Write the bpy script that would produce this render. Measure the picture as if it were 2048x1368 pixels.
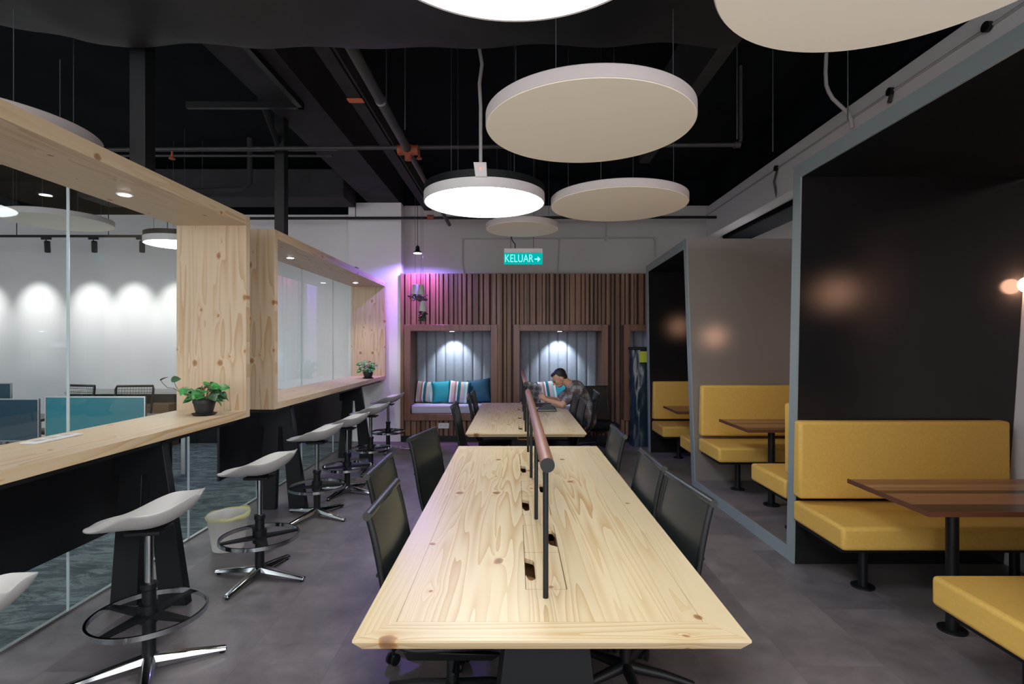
import bpy, bmesh, math, random
from mathutils import Vector, Matrix
PI = math.pi
for _o in list(bpy.data.objects): bpy.data.objects.remove(_o)
sc = bpy.context.scene
C = sc.collection

# ------------------------------------------------------------------ camera
cd = bpy.data.cameras.new('camera'); cam = bpy.data.objects.new('camera', cd); C.objects.link(cam)
cam.location = (0, 0, 1.6); cam.rotation_euler = (PI/2, 0, 0)
cd.sensor_width = 36; cd.lens = 18.9; cd.shift_x = -0.0029; cd.shift_y = 0.0015
cd.clip_start = 0.05; cd.clip_end = 60
sc.camera = cam
# ------------------------------------------------------------------ world, exposure
w = bpy.data.worlds.new('world'); sc.world = w; w.use_nodes = True
w.node_tree.nodes['Background'].inputs[0].default_value = (0.97, 0.94, 0.96, 1)
w.node_tree.nodes['Background'].inputs[1].default_value = 1.5
sc.view_settings.view_transform = 'Standard'; sc.view_settings.look = 'None'
sc.view_settings.gamma = 1; sc.view_settings.use_curve_mapping = False
sc.view_settings.exposure = 0.86
sc.cycles.use_denoising = True
sc.cycles.max_bounces = 8; sc.cycles.diffuse_bounces = 5; sc.cycles.glossy_bounces = 4
sc.cycles.transparent_max_bounces = 24; sc.cycles.sample_clamp_indirect = 10
LAMP = 10.0          # radiance of the round LED pendants
LAMPCOL = (0.93, 0.97, 1.0)

# ------------------------------------------------------------------ mesh builder
class MB:
    def __init__(s): s.v = []; s.f = []; s.uv = None
    def add(s, vs, fs):
        n = len(s.v); s.v += [tuple(p) for p in vs]; s.f += [tuple(i+n for i in f) for f in fs]; return s
    def hexa(s, p):  # p: 4 bottom ccw, 4 top ccw
        return s.add(p, [(3,2,1,0),(4,5,6,7),(0,1,5,4),(1,2,6,5),(2,3,7,6),(3,0,4,7)])
    def box(s, x0,x1,y0,y1,z0,z1):
        return s.hexa([(x0,y0,z0),(x1,y0,z0),(x1,y1,z0),(x0,y1,z0),(x0,y0,z1),(x1,y0,z1),(x1,y1,z1),(x0,y1,z1)])
    def prism(s, poly, ax, a, b):
        m = {'X': lambda u,v,t:(t,u,v), 'Y': lambda u,v,t:(u,t,v), 'Z': lambda u,v,t:(u,v,t)}[ax]
        n = len(poly)
        vs = [m(u,v,a) for u,v in poly]+[m(u,v,b) for u,v in poly]
        fs = [tuple(range(n-1,-1,-1)), tuple(range(n,2*n))]+[(i,(i+1)%n,(i+1)%n+n,i+n) for i in range(n)]
        return s.add(vs, fs)
    def tube(s, pts, r, n=10, closed=False, flat=None):
        P = [Vector(p) for p in pts]; m = len(P)
        rr = r if isinstance(r,(list,tuple)) else [r]*m
        T = []
        for i in range(m):
            a = P[(i-1)%m] if (closed or i>0) else P[i]; b = P[(i+1)%m] if (closed or i<m-1) else P[i]
            T.append((b-a).normalized())
        up = Vector((0,0,1)) if abs(T[0].z)<.9 else Vector((1,0,0))
        N = T[0].cross(up).normalized(); vs = []
        for i in range(m):
            N = (N - T[i]*N.dot(T[i])).normalized(); B = T[i].cross(N)
            for k in range(n):
                t = 2*PI*k/n; fx = flat or 1
                vs.append(P[i]+rr[i]*(math.cos(t)*N+math.sin(t)*B*fx))
        fs = []
        for i in range(m if closed else m-1):
            j = (i+1)%m
            for k in range(n):
                fs.append((i*n+k, i*n+(k+1)%n, j*n+(k+1)%n, j*n+k))
        if not closed: fs += [tuple(range(n-1,-1,-1)), tuple(range((m-1)*n, m*n))]
        return s.add(vs, fs)
    def lathe(s, prof, c=(0,0,0), n=32, ax='Z', close=False):
        vs = []; m = len(prof)
        for r,z in prof:
            for k in range(n):
                t = 2*PI*k/n; x,y = r*math.cos(t), r*math.sin(t)
                q = {'Z':(x,y,z),'Y':(x,z,y),'X':(z,x,y)}[ax]
                vs.append((q[0]+c[0], q[1]+c[1], q[2]+c[2]))
        fs = [(i*n+k, i*n+(k+1)%n, (i+1)*n+(k+1)%n, (i+1)*n+k) for i in range(m-1) for k in range(n)]
        if close: fs += [((m-1)*n+k,(m-1)*n+(k+1)%n,(k+1)%n,k) for k in range(n)]
        else: fs += [tuple(range(n-1,-1,-1)), tuple(range((m-1)*n, m*n))]
        return s.add(vs, fs)
    def cyl(s, c, r, z0, z1, n=24, ax='Z'): return s.lathe([(r,z0),(r,z1)], c, n, ax)
    def ball(s, c, r, n=16, m=10, M=None):
        if not isinstance(r,(list,tuple)): r=(r,r,r)
        vs=[]
        for i in range(1,m):
            a=PI*i/m
            for k in range(n):
                t=2*PI*k/n; vs.append(Vector((r[0]*math.sin(a)*math.cos(t), r[1]*math.sin(a)*math.sin(t), -r[2]*math.cos(a))))
        vs += [Vector((0,0,-r[2])), Vector((0,0,r[2]))]
        if M: vs=[M@q for q in vs]
        vs=[q+Vector(c) for q in vs]; b=(m-1)*n
        fs=[(i*n+k,i*n+(k+1)%n,(i+1)*n+(k+1)%n,(i+1)*n+k) for i in range(m-2) for k in range(n)]
        fs+=[(b,(k+1)%n,k) for k in range(n)]+[(b+1,(m-2)*n+k,(m-2)*n+(k+1)%n) for k in range(n)]
        return s.add(vs,fs)
    def cap(s, a, b, ra, rb=None, n=12):   # tapered capsule
        rb = ra if rb is None else rb
        a=Vector(a); b=Vector(b); d=(b-a).normalized(); pts=[]; rs=[]
        for k in (-1,-.8,-.45,0): pts.append(a+d*ra*k); rs.append(ra*math.sqrt(max(0.001,1-k*k)))
        for k in (0,.45,.8,1): pts.append(b+d*rb*k); rs.append(rb*math.sqrt(max(0.001,1-k*k)))
        return s.tube(pts, rs, n)
    def grid(s, fn, nu, nv, wrap=False):
        vs=[fn(i/(nu-1),j/(nv-1)) for i in range(nu) for j in range(nv)]
        fs=[(i*nv+j,(i+1)*nv+j,(i+1)*nv+j+1,i*nv+j+1) for i in range(nu-1) for j in range(nv-1)]
        return s.add(vs,fs)
    def xf(s, M):
        s.v=[tuple(M@Vector(p)) for p in s.v]; return s
    def build(s, name, mat, parent=None, smooth=None, bevel=0, seg=2, loc=None, rot=None):
        me=bpy.data.meshes.new(name); me.from_pydata(s.v,[],s.f)
        bm=bmesh.new(); bm.from_mesh(me); bmesh.ops.recalc_face_normals(bm, faces=bm.faces); bm.to_mesh(me); bm.free()
        me.materials.append(mat)
        me.polygons.foreach_set('use_smooth',[True]*len(me.polygons))
        me.set_sharp_from_angle(angle=math.radians(smooth if smooth is not None else 38))
        o=bpy.data.objects.new(name,me); C.objects.link(o)
        if parent: o.parent=parent
        if loc: o.location=loc
        if rot: o.rotation_euler=rot
        if bevel:
            b=o.modifiers.new('bevel','BEVEL'); b.width=bevel; b.segments=seg; b.limit_method='ANGLE'; b.angle_limit=math.radians(40); b.harden_normals=False
        return o
def thing(name,label,cat,loc=(0,0,0),rotz=0,group=None):
    o=bpy.data.objects.new(name,None); C.objects.link(o); o.empty_display_size=.1
    o.location=loc; o.rotation_euler=(0,0,rotz); o['label']=label; o['category']=cat
    if group: o['group']=group
    return o
def tag(o,label,cat,group=None,kind=None):
    o['label']=label; o['category']=cat
    if group: o['group']=group
    if kind: o['kind']=kind
    return o
def struct(o, label=None, cat=None):
    o['kind']='structure'
    if label: o['label']=label; o['category']=cat
    return o
def dup(root, loc, rotz=0, label=None, scale=None):
    r=root.copy(); C.objects.link(r); r.location=loc; r.rotation_euler=(0,0,rotz)
    if scale: r.scale=(scale,)*3
    if label: r['label']=label
    for ch in list(root.children):
        c=ch.copy(); C.objects.link(c); c.parent=r
        for g in list(ch.children):
            d=g.copy(); C.objects.link(d); d.parent=c
    return r
def light(kind, name, loc, energy, color=(1,1,1), parent=None, size=.05, spot=None, blend=.5, rot=(0,0,0)):
    l=bpy.data.lights.new(name,kind); l.energy=energy; l.color=color
    if kind=='SPOT': l.spot_size=math.radians(spot); l.spot_blend=blend; l.shadow_soft_size=size
    elif kind=='POINT': l.shadow_soft_size=size
    elif kind=='AREA': l.shape='DISK'; l.size=size
    o=bpy.data.objects.new(name,l); C.objects.link(o); o.location=loc; o.rotation_euler=rot
    if parent: o.parent=parent
    return o

# ------------------------------------------------------------------ materials
class NT:
    def __init__(s,name):
        s.m=bpy.data.materials.new(name); s.m.use_nodes=True; s.t=s.m.node_tree; s.n=s.t.nodes; s.b=s.n['Principled BSDF']
    def new(s,ty,**kw):
        o=s.n.new(ty)
        for k,v in kw.items(): setattr(o,k,v)
        return o
    def L(s,a,b): s.t.links.new(a,b)
    def put(s,sock,v):
        if hasattr(v,'is_linked') or isinstance(v,bpy.types.NodeSocket): s.L(v,sock)
        else: sock.default_value=v
    def math(s,op,a,b=0.0,c=None,clamp=False):
        o=s.new('ShaderNodeMath',operation=op,use_clamp=clamp); s.put(o.inputs[0],a); s.put(o.inputs[1],b)
        if c is not None: s.put(o.inputs[2],c)
        return o.outputs[0]
    def xyz(s,space='Object'):
        t=s.new('ShaderNodeTexCoord'); q=s.new('ShaderNodeSeparateXYZ'); s.L(t.outputs[space],q.inputs[0]); return {'X':q.outputs[0],'Y':q.outputs[1],'Z':q.outputs[2]}
    def comb(s,a,b,c=0.0):
        o=s.new('ShaderNodeCombineXYZ'); s.put(o.inputs[0],a); s.put(o.inputs[1],b); s.put(o.inputs[2],c); return o.outputs[0]
    def noise(s,vec,scale,detail=3,rough=.5,dist=0):
        o=s.new('ShaderNodeTexNoise'); s.put(o.inputs['Vector'],vec); o.inputs['Scale'].default_value=scale; o.inputs['Detail'].default_value=detail
        o.inputs['Roughness'].default_value=rough; o.inputs['Distortion'].default_value=dist; return o.outputs[0]
    def ramp(s,fac,stops,mode='LINEAR'):
        o=s.new('ShaderNodeValToRGB'); s.put(o.inputs[0],fac); e=o.color_ramp.elements; o.color_ramp.interpolation=mode
        while len(e)<len(stops): e.new(.5)
        for i,(p,c) in enumerate(stops): e[i].position=p; e[i].color=(*c,1) if len(c)==3 else c
        return o.outputs[0]
    def mix(s,f,a,b,mode='MIX'):
        o=s.new('ShaderNodeMix',data_type='RGBA',blend_type=mode); s.put(o.inputs[0],f)
        s.put(o.inputs[6],a if not isinstance(a,tuple) else (*a,1)); s.put(o.inputs[7],b if not isinstance(b,tuple) else (*b,1)); return o.outputs[2]
    def bump(s,h,st=.3,d=.01):
        o=s.new('ShaderNodeBump'); s.put(o.inputs['Height'],h); o.inputs['Strength'].default_value=st; o.inputs['Distance'].default_value=d; s.L(o.outputs[0],s.b.inputs['Normal'])
def col8(r,g,b):
    f=lambda c:((c/255+.055)/1.055)**2.4 if c>10 else c/255/12.92
    return (f(r),f(g),f(b))
def mat(name,c,rough=.5,metal=0,spec=.5,var=0,vscale=8,bump=0,bscale=60,emit=None,es=1,coat=0):
    q=NT(name); b=q.b
    b.inputs['Roughness'].default_value=rough; b.inputs['Metallic'].default_value=metal; b.inputs['Specular IOR Level'].default_value=spec
    b.inputs['Coat Weight'].default_value=coat
    tc=q.new('ShaderNodeTexCoord').outputs['Object']
    if var:
        n=q.noise(tc,vscale,4); lo=tuple(x*(1-var) for x in c); hi=tuple(min(1,x*(1+var)) for x in c)
        q.L(q.ramp(n,[(.3,lo),(.7,hi)]),b.inputs['Base Color'])
    else: b.inputs['Base Color'].default_value=(*c,1)
    if bump: q.bump(q.noise(tc,bscale,3),bump,.004)
    if emit: b.inputs['Emission Color'].default_value=(*emit,1); b.inputs['Emission Strength'].default_value=es
    return q.m
def pine(name,grain,across,bw=.14,light=(.76,.60,.36),dark=(.60,.39,.17),knots=.45,rings=16,third=0.0,rough=.38,kscale=1.0,mix_lo=.0):
    q=NT(name); P=q.xyz(); a=P[across]; g=P[grain]
    bid=q.math('FLOOR',q.math('DIVIDE',a,bw))
    wn=q.new('ShaderNodeTexWhiteNoise',noise_dimensions='1D'); q.L(bid,wn.inputs['W']); rnd=wn.outputs['Value']
    # knots
    vor=q.new('ShaderNodeTexVoronoi',voronoi_dimensions='2D'); vor.inputs['Scale'].default_value=1.0; vor.inputs['Randomness'].default_value=1
    wob=q.noise(q.comb(q.math('MULTIPLY',a,14),q.math('MULTIPLY',g,14)),1,1)
    av=q.math('ADD',q.math('MULTIPLY',a,5.5*kscale),q.math('MULTIPLY',wob,.12)); gv=q.math('ADD',q.math('MULTIPLY',g,4*kscale),q.math('MULTIPLY',wob,.1))
    q.L(q.comb(av,gv),vor.inputs['Vector'])
    vc=q.new('ShaderNodeSeparateColor'); q.L(vor.outputs['Color'],vc.inputs[0])
    on=q.math('LESS_THAN',vc.outputs[0],knots); d=vor.outputs['Distance']
    size=q.math('MULTIPLY_ADD',vc.outputs[1],.075,.030)
    kd=q.math('DIVIDE',d,size)
    kmask=q.math('MULTIPLY',on,q.math('SUBTRACT',1.0,q.math('SMOOTH_MIN',kd,1.0,.1),clamp=True))
    kfall=q.math('MULTIPLY',on,q.math('POWER',2.718,q.math('MULTIPLY',d,-9.0)))
    # rings
    vec=q.comb(q.math('MULTIPLY',a,6.5),q.math('MULTIPLY',g,.30),q.math('MULTIPLY',rnd,17.3))
    n1=q.noise(vec,1.0,2,.45)
    val=q.math('ADD',n1,q.math('MULTIPLY',kfall,.10))
    saw=q.math('FRACT',q.math('MULTIPLY',val,float(rings)))
    fine=q.noise(q.comb(q.math('MULTIPLY',a,260),q.math('MULTIPLY',g,4)),1,3,.6)
    ringf=q.math('MULTIPLY',q.math('POWER',saw,2.2),q.math('MULTIPLY_ADD',q.noise(q.comb(q.math('MULTIPLY',a,3.2),q.math('MULTIPLY',g,.6),3.3),1,1),3.6,-1.15),clamp=True)
    base=q.mix(q.math('MULTIPLY',rnd,.35),light,tuple(x*.84 for x in light))
    c=q.mix(q.math('MULTIPLY',ringf,.95),base,dark)
    c=q.mix(q.math('MULTIPLY',fine,.25),c,tuple((x+y)/2 for x,y in zip(light,dark)))
    kc=q.ramp(kmask,[(0,(.46,.28,.13)),(.25,(.34,.17,.065)),(.55,(.20,.09,.035)),(.8,(.09,.04,.018)),(1,(.05,.022,.012))])
    c=q.mix(q.math('MULTIPLY',kmask,6.0,clamp=True),c,kc)
    halo=q.math('MULTIPLY',q.math('POWER',kfall,2.0),.5,clamp=True)
    c=q.mix(q.math('MULTIPLY',halo,.7),c,(.62,.40,.19))
    q.L(c,q.b.inputs['Base Color']); q.b.inputs['Roughness'].default_value=rough
    q.bump(fine,.06,.002)
    return q.m
def walnut(name,grain,across,bw,cols,rough=.4,scale=1.0,third=None):
    q=NT(name); P=q.xyz(); a=P[across]; g=P[grain]
    bid=q.math('FLOOR',q.math('DIVIDE',a,bw))
    wn=q.new('ShaderNodeTexWhiteNoise',noise_dimensions='1D'); q.L(bid,wn.inputs['W'])
    base=q.ramp(wn.outputs['Value'],[(i/len(cols),c) for i,c in enumerate(cols)],'CONSTANT')
    n=q.noise(q.comb(q.math('MULTIPLY',a,40*scale),q.math('MULTIPLY',g,1.6*scale),q.math('MULTIPLY',wn.outputs['Value'],9)),1,4,.6,.3)
    c=q.mix(q.math('MULTIPLY',q.ramp(n,[(.35,(0,0,0)),(.65,(1,1,1))]),.45),base,(.05,.022,.012))
    q.L(c,q.b.inputs['Base Color']); q.b.inputs['Roughness'].default_value=rough; q.bump(n,.08,.002)
    return q.m
def emis(name,c,s):
    q=NT(name); e=q.new('ShaderNodeEmission'); e.inputs[0].default_value=(*c,1); e.inputs[1].default_value=s
    q.L(e.outputs[0],q.n['Material Output'].inputs[0]); return q.m
def glass(name,tint=(.93,.97,.97),refl=1.0):
    q=NT(name); t=q.new('ShaderNodeBsdfTransparent'); t.inputs[0].default_value=(*tint,1)
    g=q.new('ShaderNodeBsdfGlossy'); g.inputs['Roughness'].default_value=.01; g.inputs[0].default_value=(.95,1,1,1)
    f=q.new('ShaderNodeFresnel'); f.inputs[0].default_value=1.45; ms=q.new('ShaderNodeMixShader')
    gg=q.new('ShaderNodeNewGeometry'); q.L(q.math('MULTIPLY',q.math('MULTIPLY',f.outputs[0],refl),q.math('SUBTRACT',1.0,gg.outputs['Backfacing'])),ms.inputs[0]); q.L(t.outputs[0],ms.inputs[1]); q.L(g.outputs[0],ms.inputs[2])
    q.L(ms.outputs[0],q.n['Material Output'].inputs[0]); return q.m

def satin(name,c,gl,rough,fac):
    q=NT(name); tc=q.new('ShaderNodeTexCoord').outputs['Object']
    d=q.new('ShaderNodeBsdfDiffuse'); n=q.noise(tc,300,2); q.L(q.ramp(n,[(.3,tuple(x*.9 for x in c)),(.7,tuple(x*1.1 for x in c))]),d.inputs[0])
    g=q.new('ShaderNodeBsdfAnisotropic',distribution='BECKMANN'); g.inputs['Roughness'].default_value=rough; g.inputs[0].default_value=(*gl,1)
    f=q.new('ShaderNodeFresnel'); f.inputs[0].default_value=1.45; ms=q.new('ShaderNodeMixShader'); q.L(q.math('MULTIPLY',f.outputs[0],fac),ms.inputs[0])
    q.L(d.outputs[0],ms.inputs[1]); q.L(g.outputs[0],ms.inputs[2]); q.L(ms.outputs[0],q.n['Material Output'].inputs[0])
    bp=q.new('ShaderNodeBump'); bp.inputs['Strength'].default_value=.05; bp.inputs['Distance'].default_value=.001; q.L(q.noise(tc,700,2),bp.inputs['Height']); q.L(bp.outputs[0],g.inputs['Normal'])
    return q.m
def floor_mat():
    q=NT('vinyl concrete floor'); P=q.xyz(); x,y=P['X'],P['Y']
    row=q.math('FLOOR',q.math('DIVIDE',x,.46)); off=q.math('MULTIPLY',q.math('FRACT',q.math('MULTIPLY',row,.37)),.92)
    yy=q.math('ADD',y,off); cy=q.math('FLOOR',q.math('DIVIDE',yy,.92))
    wn=q.new('ShaderNodeTexWhiteNoise',noise_dimensions='2D'); q.L(q.comb(row,cy),wn.inputs['Vector'])
    v=q.comb(x,y,q.math('MULTIPLY',wn.outputs['Value'],20))
    n=q.noise(v,1.7,6,.62,.6); n2=q.noise(v,9,5,.65)
    f=q.math('ADD',q.math('MULTIPLY',n,.75),q.math('MULTIPLY',n2,.35)); f=q.math('ADD',f,q.math('MULTIPLY_ADD',wn.outputs['Value'],.10,-.05))
    c=q.ramp(f,[(.3,(.075,.064,.068)),(.52,(.14,.122,.126)),(.75,(.22,.193,.195))])
    fx=q.math('FRACT',q.math('DIVIDE',x,.46)); fy=q.math('FRACT',q.math('DIVIDE',yy,.92))
    seam=q.math('MAXIMUM',q.math('LESS_THAN',fx,.006),q.math('LESS_THAN',fy,.003))
    c=q.mix(q.math('MULTIPLY',seam,.4),c,(.035,.03,.03))
    q.L(c,q.b.inputs['Base Color']); q.L(q.math('MULTIPLY_ADD',n2,.25,.33),q.b.inputs['Roughness']); q.bump(n2,.05,.003)
    return q.m
def carpet_mat():
    q=NT('patterned carpet'); tc=q.new('ShaderNodeTexCoord').outputs['Object']
    mp=q.new('ShaderNodeMapping'); mp.inputs['Scale'].default_value=(1,3.0,1); q.L(tc,mp.inputs[0])
    n=q.noise(mp.outputs[0],3.2,6,.75,1.2); m=q.noise(tc,160,2)
    c=q.ramp(n,[(.40,(.035,.052,.060)),(.5,(.085,.11,.12)),(.58,(.20,.245,.25)),(.7,(.09,.12,.13))])
    c=q.mix(q.math('MULTIPLY',m,.5),c,(.05,.06,.065)); q.L(c,q.b.inputs['Base Color']); q.b.inputs['Roughness'].default_value=.95; q.bump(m,.4,.004)
    return q.m
def stripe_mat(name,axis,stops,period):
    q=NT(name); P=q.xyz(); f=q.math('FRACT',q.math('DIVIDE',q.math('ADD',P[axis],5.0),period))
    c=q.ramp(f,stops,'CONSTANT'); q.L(c,q.b.inputs['Base Color']); q.b.inputs['Roughness'].default_value=.9
    q.bump(q.noise(q.new('ShaderNodeTexCoord').outputs['Object'],300,2),.3,.002); return q.m
def plaid_mat(name,base,l1,l2,per=.09):
    q=NT(name); P=q.xyz()
    def band(ax,lo,hi,ph): 
        f=q.math('FRACT',q.math('DIVIDE',q.math('ADD',P[ax],5+ph),per)); return q.math('MULTIPLY',q.math('GREATER_THAN',f,lo),q.math('LESS_THAN',f,hi))
    c=q.mix(q.math('MULTIPLY',band('X',.0,.35,0),.6),base,l1); c=q.mix(q.math('MULTIPLY',band('Z',.0,.35,0),.6),c,l1)
    c=q.mix(q.math('MULTIPLY',band('X',.6,.68,0),.8),c,l2); c=q.mix(q.math('MULTIPLY',band('Z',.6,.68,0),.8),c,l2); c=q.mix(q.math('MULTIPLY',band('Y',.3,.5,0),.5),c,l2)
    q.L(c,q.b.inputs['Base Color']); q.b.inputs['Roughness'].default_value=.9; return q.m

WH=(.80,.79,.78)
M={}
M['floor']=floor_mat(); M['carpet']=carpet_mat()
M['white']=mat('painted white plaster',(.72,.70,.70),.8,var=.03,vscale=1.5,bump=.05,bscale=40)
M['whitewall']=mat('white wall paint',(.78,.77,.78),.8,var=.02,vscale=1)
M['grey_wall']=mat('light grey wall paint',(.50,.48,.465),.8,var=.04,vscale=1.2)
M['black_ceil']=mat('black ceiling paint',(.003,.0055,.0075),.9,spec=.12,var=.4,vscale=2)
M['dark_beam']=mat('dark grey beam paint',(.030,.029,.032),.8,spec=.25,var=.25,vscale=3)
M['duct']=mat('black wrapped duct foil',(.014,.016,.018),.55,spec=.35,var=.35,vscale=3,bump=.5,bscale=6)
M['pipe']=mat('dark grey painted pipe',(.042,.040,.042),.5,spec=.4,var=.2)
M['black']=mat('black powder coat',(.006,.0075,.0085),.45,spec=.35)
M['black_satin']=mat('black laminate',(.005,.0065,.008),.5,spec=.3)
M['panel_black']=satin('black satin booth panel',(.013,.013,.014),(1,1,1),.21,1.15)
M['_pb']=mat('black satin booth panel',(.014,.014,.015),.22,spec=1.0,var=.12,vscale=90,bump=.03,bscale=700)
M['panel_taupe']=satin('taupe satin booth panel',(.205,.182,.162),(1,1,1),.2,1.8)
M['_pt']=mat('taupe satin booth panel',(.20,.175,.16),.22,spec=.9,var=.03,vscale=60,bump=.03,bscale=700)
M['edge']=mat('blue grey panel edging',(.23,.275,.285),.45)
M['yellow']=mat('mustard upholstery vinyl',(.62,.385,.085),.55,spec=.35,var=.05,vscale=60,bump=.12,bscale=500)
M['chrome']=mat('polished chrome',(.52,.56,.58),.12,metal=1)
M['steel']=mat('brushed steel',(.55,.57,.58),.3,metal=1)
M['plastic_white']=mat('matt white moulded plastic',(.56,.56,.54),.42)
M['leather']=mat('black leather',(.015,.019,.018),.36,spec=.45,bump=.12,bscale=220)
M['felt']=mat('cream felt disc face',(.97,.91,.77),.9)
M['rim']=mat('pale disc rim',(.60,.555,.545),.85)
M['lampwhite']=mat('white lamp housing',(.72,.70,.70),.5)
M['diffuser']=emis('lit opal diffuser',LAMPCOL,LAMP)
M['conduit']=mat('grey flexible conduit',(.42,.41,.40),.6)
M['wire']=mat('hanging wire',(.12,.13,.14),.4,metal=.6)
M['orange']=mat('orange sticker',(.70,.17,.06),.6)
M['rust']=mat('rusty red pipe coupling',(.30,.07,.035),.6,var=.4,vscale=30)
M['glass']=glass('clear partition glass')
M['joint']=mat('silicone glass joint',(.36,.42,.44),.3)
M['glassedge']=mat('green glass edge',(.12,.22,.22),.3)
M['pine_top']=pine('pine desktop boards','Y','X',.19,light=(.64,.52,.325),dark=(.45,.28,.115),knots=.34,rings=17,rough=.36,kscale=.8)
M['pine_topX']=pine('pine desktop end board','X','Y',.30,light=(.64,.52,.325),dark=(.47,.30,.13),knots=.15,rings=13,rough=.36,kscale=.7)
M['pine_y']=pine('knotty pine along','Y','X',.15,light=(.56,.435,.295),dark=(.44,.28,.14),knots=.35,rings=12,rough=.45,kscale=1.0)
M['pine_yz']=pine('knotty pine fascia','Y','Z',.2,light=(.57,.44,.28),dark=(.45,.28,.13),knots=.30,rings=12,rough=.45,kscale=1.0)
M['pine_z']=pine('knotty pine upright','Z','X',.13,light=(.53,.41,.28),dark=(.41,.26,.13),knots=.55,rings=12,rough=.45,kscale=.85)
M['pine_edge']=mat('pine cut edge',(.40,.22,.09),.5,var=.3,vscale=40)
WC=[(.34,.15,.08),(.085,.036,.022),(.46,.24,.13),(.06,.026,.018),(.26,.11,.06)]
M['slats']=walnut('walnut wall battens','Z','X',.061,[(.25,.13,.075),(.19,.098,.056),(.31,.17,.10),(.15,.077,.045),(.27,.14,.08)],rough=.5)
M['slatback']=mat('dark timber backing',(.05,.024,.015),.7)
M['niche']=walnut('walnut niche frame','Z','X',3.0,[(.21,.10,.062),(.21,.10,.062)],rough=.4,scale=.5)
M['wal_table']=walnut('walnut strip tabletop','X','Y',.068,WC+[(.40,.21,.11)],rough=.28,scale=.7)
M['wal_edge']=walnut('walnut tabletop edge','X','Z',1.0,[(.13,.05,.03),(.13,.05,.03)],rough=.35)
M['rail']=walnut('round walnut rail','Y','X',1.0,[(.215,.095,.058),(.215,.095,.058)],rough=.42,scale=.35)
M['grey_fabric']=mat('grey blue upholstery',(.25,.28,.33),.85,var=.06,vscale=30,bump=.15,bscale=500)
M['seat_fabric']=mat('pale grey seat cushion fabric',(.42,.46,.53),.85,bump=.15,bscale=500)
M['cyan']=mat('turquoise cushion cloth',(.018,.30,.40),.8,bump=.2,bscale=400)
M['navy']=mat('deep blue cushion cloth',(.008,.065,.13),.8,bump=.2,bscale=400)
TE=(.01,.13,.18); PK=(.60,.42,.44); WT=(.72,.72,.74); MV=(.32,.20,.23); LB=(.25,.50,.56)
M['stripe']=stripe_mat('striped cushion cloth','X',[(0,WT),(.10,TE),(.25,WT),(.32,PK),(.46,MV),(.56,WT),(.62,TE),(.76,PK),(.90,LB)],.34)
M['plaid']=plaid_mat('brown plaid cloth',(.10,.075,.075),(.36,.34,.34),(.03,.03,.04),.10)
M['shirt']=plaid_mat('grey brown checked shirt cloth',(.12,.11,.115),(.30,.30,.31),(.10,.045,.04),.12)
M['skin']=mat('skin',(.52,.29,.19),.5)
M['hair']=mat('black hair',(.012,.010,.010),.6,bump=.5,bscale=150)
M['jeans']=mat('dark blue trousers',(.02,.03,.06),.85)
M['pot']=mat('black plastic pot',(.012,.013,.014),.5)
M['soil']=mat('potting soil',(.03,.02,.012),.95,var=.5,vscale=90)
M['leaf']=mat('variegated green leaf',(.035,.19,.045),.4,var=.75,vscale=28)
M['leafdark']=mat('dark green leaf',(.012,.06,.02),.45,var=.5,vscale=25)
M['leafpurple']=mat('purple green trailing leaf',(.10,.10,.12),.5,var=.6,vscale=60)
M['stem']=mat('brown green stem',(.16,.12,.06),.6)
M['bin']=mat('white bin plastic',(.62,.60,.57),.45)
M['liner']=mat('pale yellow bin liner',(.70,.70,.36),.35)
M['teal']=mat('teal frosted desk screen',(.012,.19,.24),.25)
M['navyscreen']=mat('navy desk screen',(.006,.045,.075),.3)
M['desk_dark']=mat('dark desk surface',(.03,.028,.027),.4)
M['brown']=mat('brown wooden front',(.16,.085,.045),.6)
M['signgreen']=emis('lit green sign face',(.0,.42,.38),.62)
M['signtext']=emis('lit sign lettering',(.30,.95,1.0),.62)
M['tiny']=emis('small lit downlight lens',(.95,.98,1),18)
M['grow']=emis('purple grow lamp lens',(.80,.45,1.0),12)
M['globe']=emis('warm globe',(1.0,.52,.33),12)
M['redled']=emis('red indicator',(1,.12,.05),2)
M['trackwhite']=emis('track lens',(1,.95,.9),8)
M['wrap']=mat('dark blue wrapped cover',(.010,.028,.045),.25,bump=.8,bscale=14,spec=.7)
M['label_y']=mat('yellow green label',(.50,.55,.04),.6)
M['socket']=mat('white socket plastic',(.65,.66,.68),.4)
M['phone']=mat('phone body',(.02,.02,.022),.2)
M['paper']=mat('white paper',(.75,.76,.72),.7)
M['leafmid']=mat('fresh green leaf',(.05,.22,.05),.4,var=.5,vscale=25)
# ================================================================== STRUCTURE
NB=8.75   # face of the timber wall
b=MB().box(-2.66,6.0,-1.6,9.4,-.1,0); struct(b.build('floor',M['floor']))
b=MB().box(-10.5,-2.66,-1.6,9.4,-.1,0); struct(b.build('floor_carpet',M['carpet']))
b=MB().box(-10.5,6.0,-3.0,9.4,4.35,4.45); struct(b.build('ceiling',M['black_ceil']))
b=MB().box(-10.6,-10.5,-3.0,9.4,0,4.4); struct(b.build('wall_left',M['whitewall']))
b=MB().box(-10.5,-1.86,9.1,9.2,0,3.78); struct(b.build('wall_back_left',M['whitewall']))
b=MB().box(-1.86,6.0,9.05,9.15,2.74,3.92); struct(b.build('wall_back',M['grey_wall']))
b=MB().box(-10.5,-1.86,9.1,9.2,3.78,4.4); b.box(-1.86,6,9.05,9.15,3.92,4.4); struct(b.build('wall_back_upper',M['black_ceil']))
b=MB().box(5.9,6.0,-3.0,9.4,0,4.4); struct(b.build('wall_right',M['white']))
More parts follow.
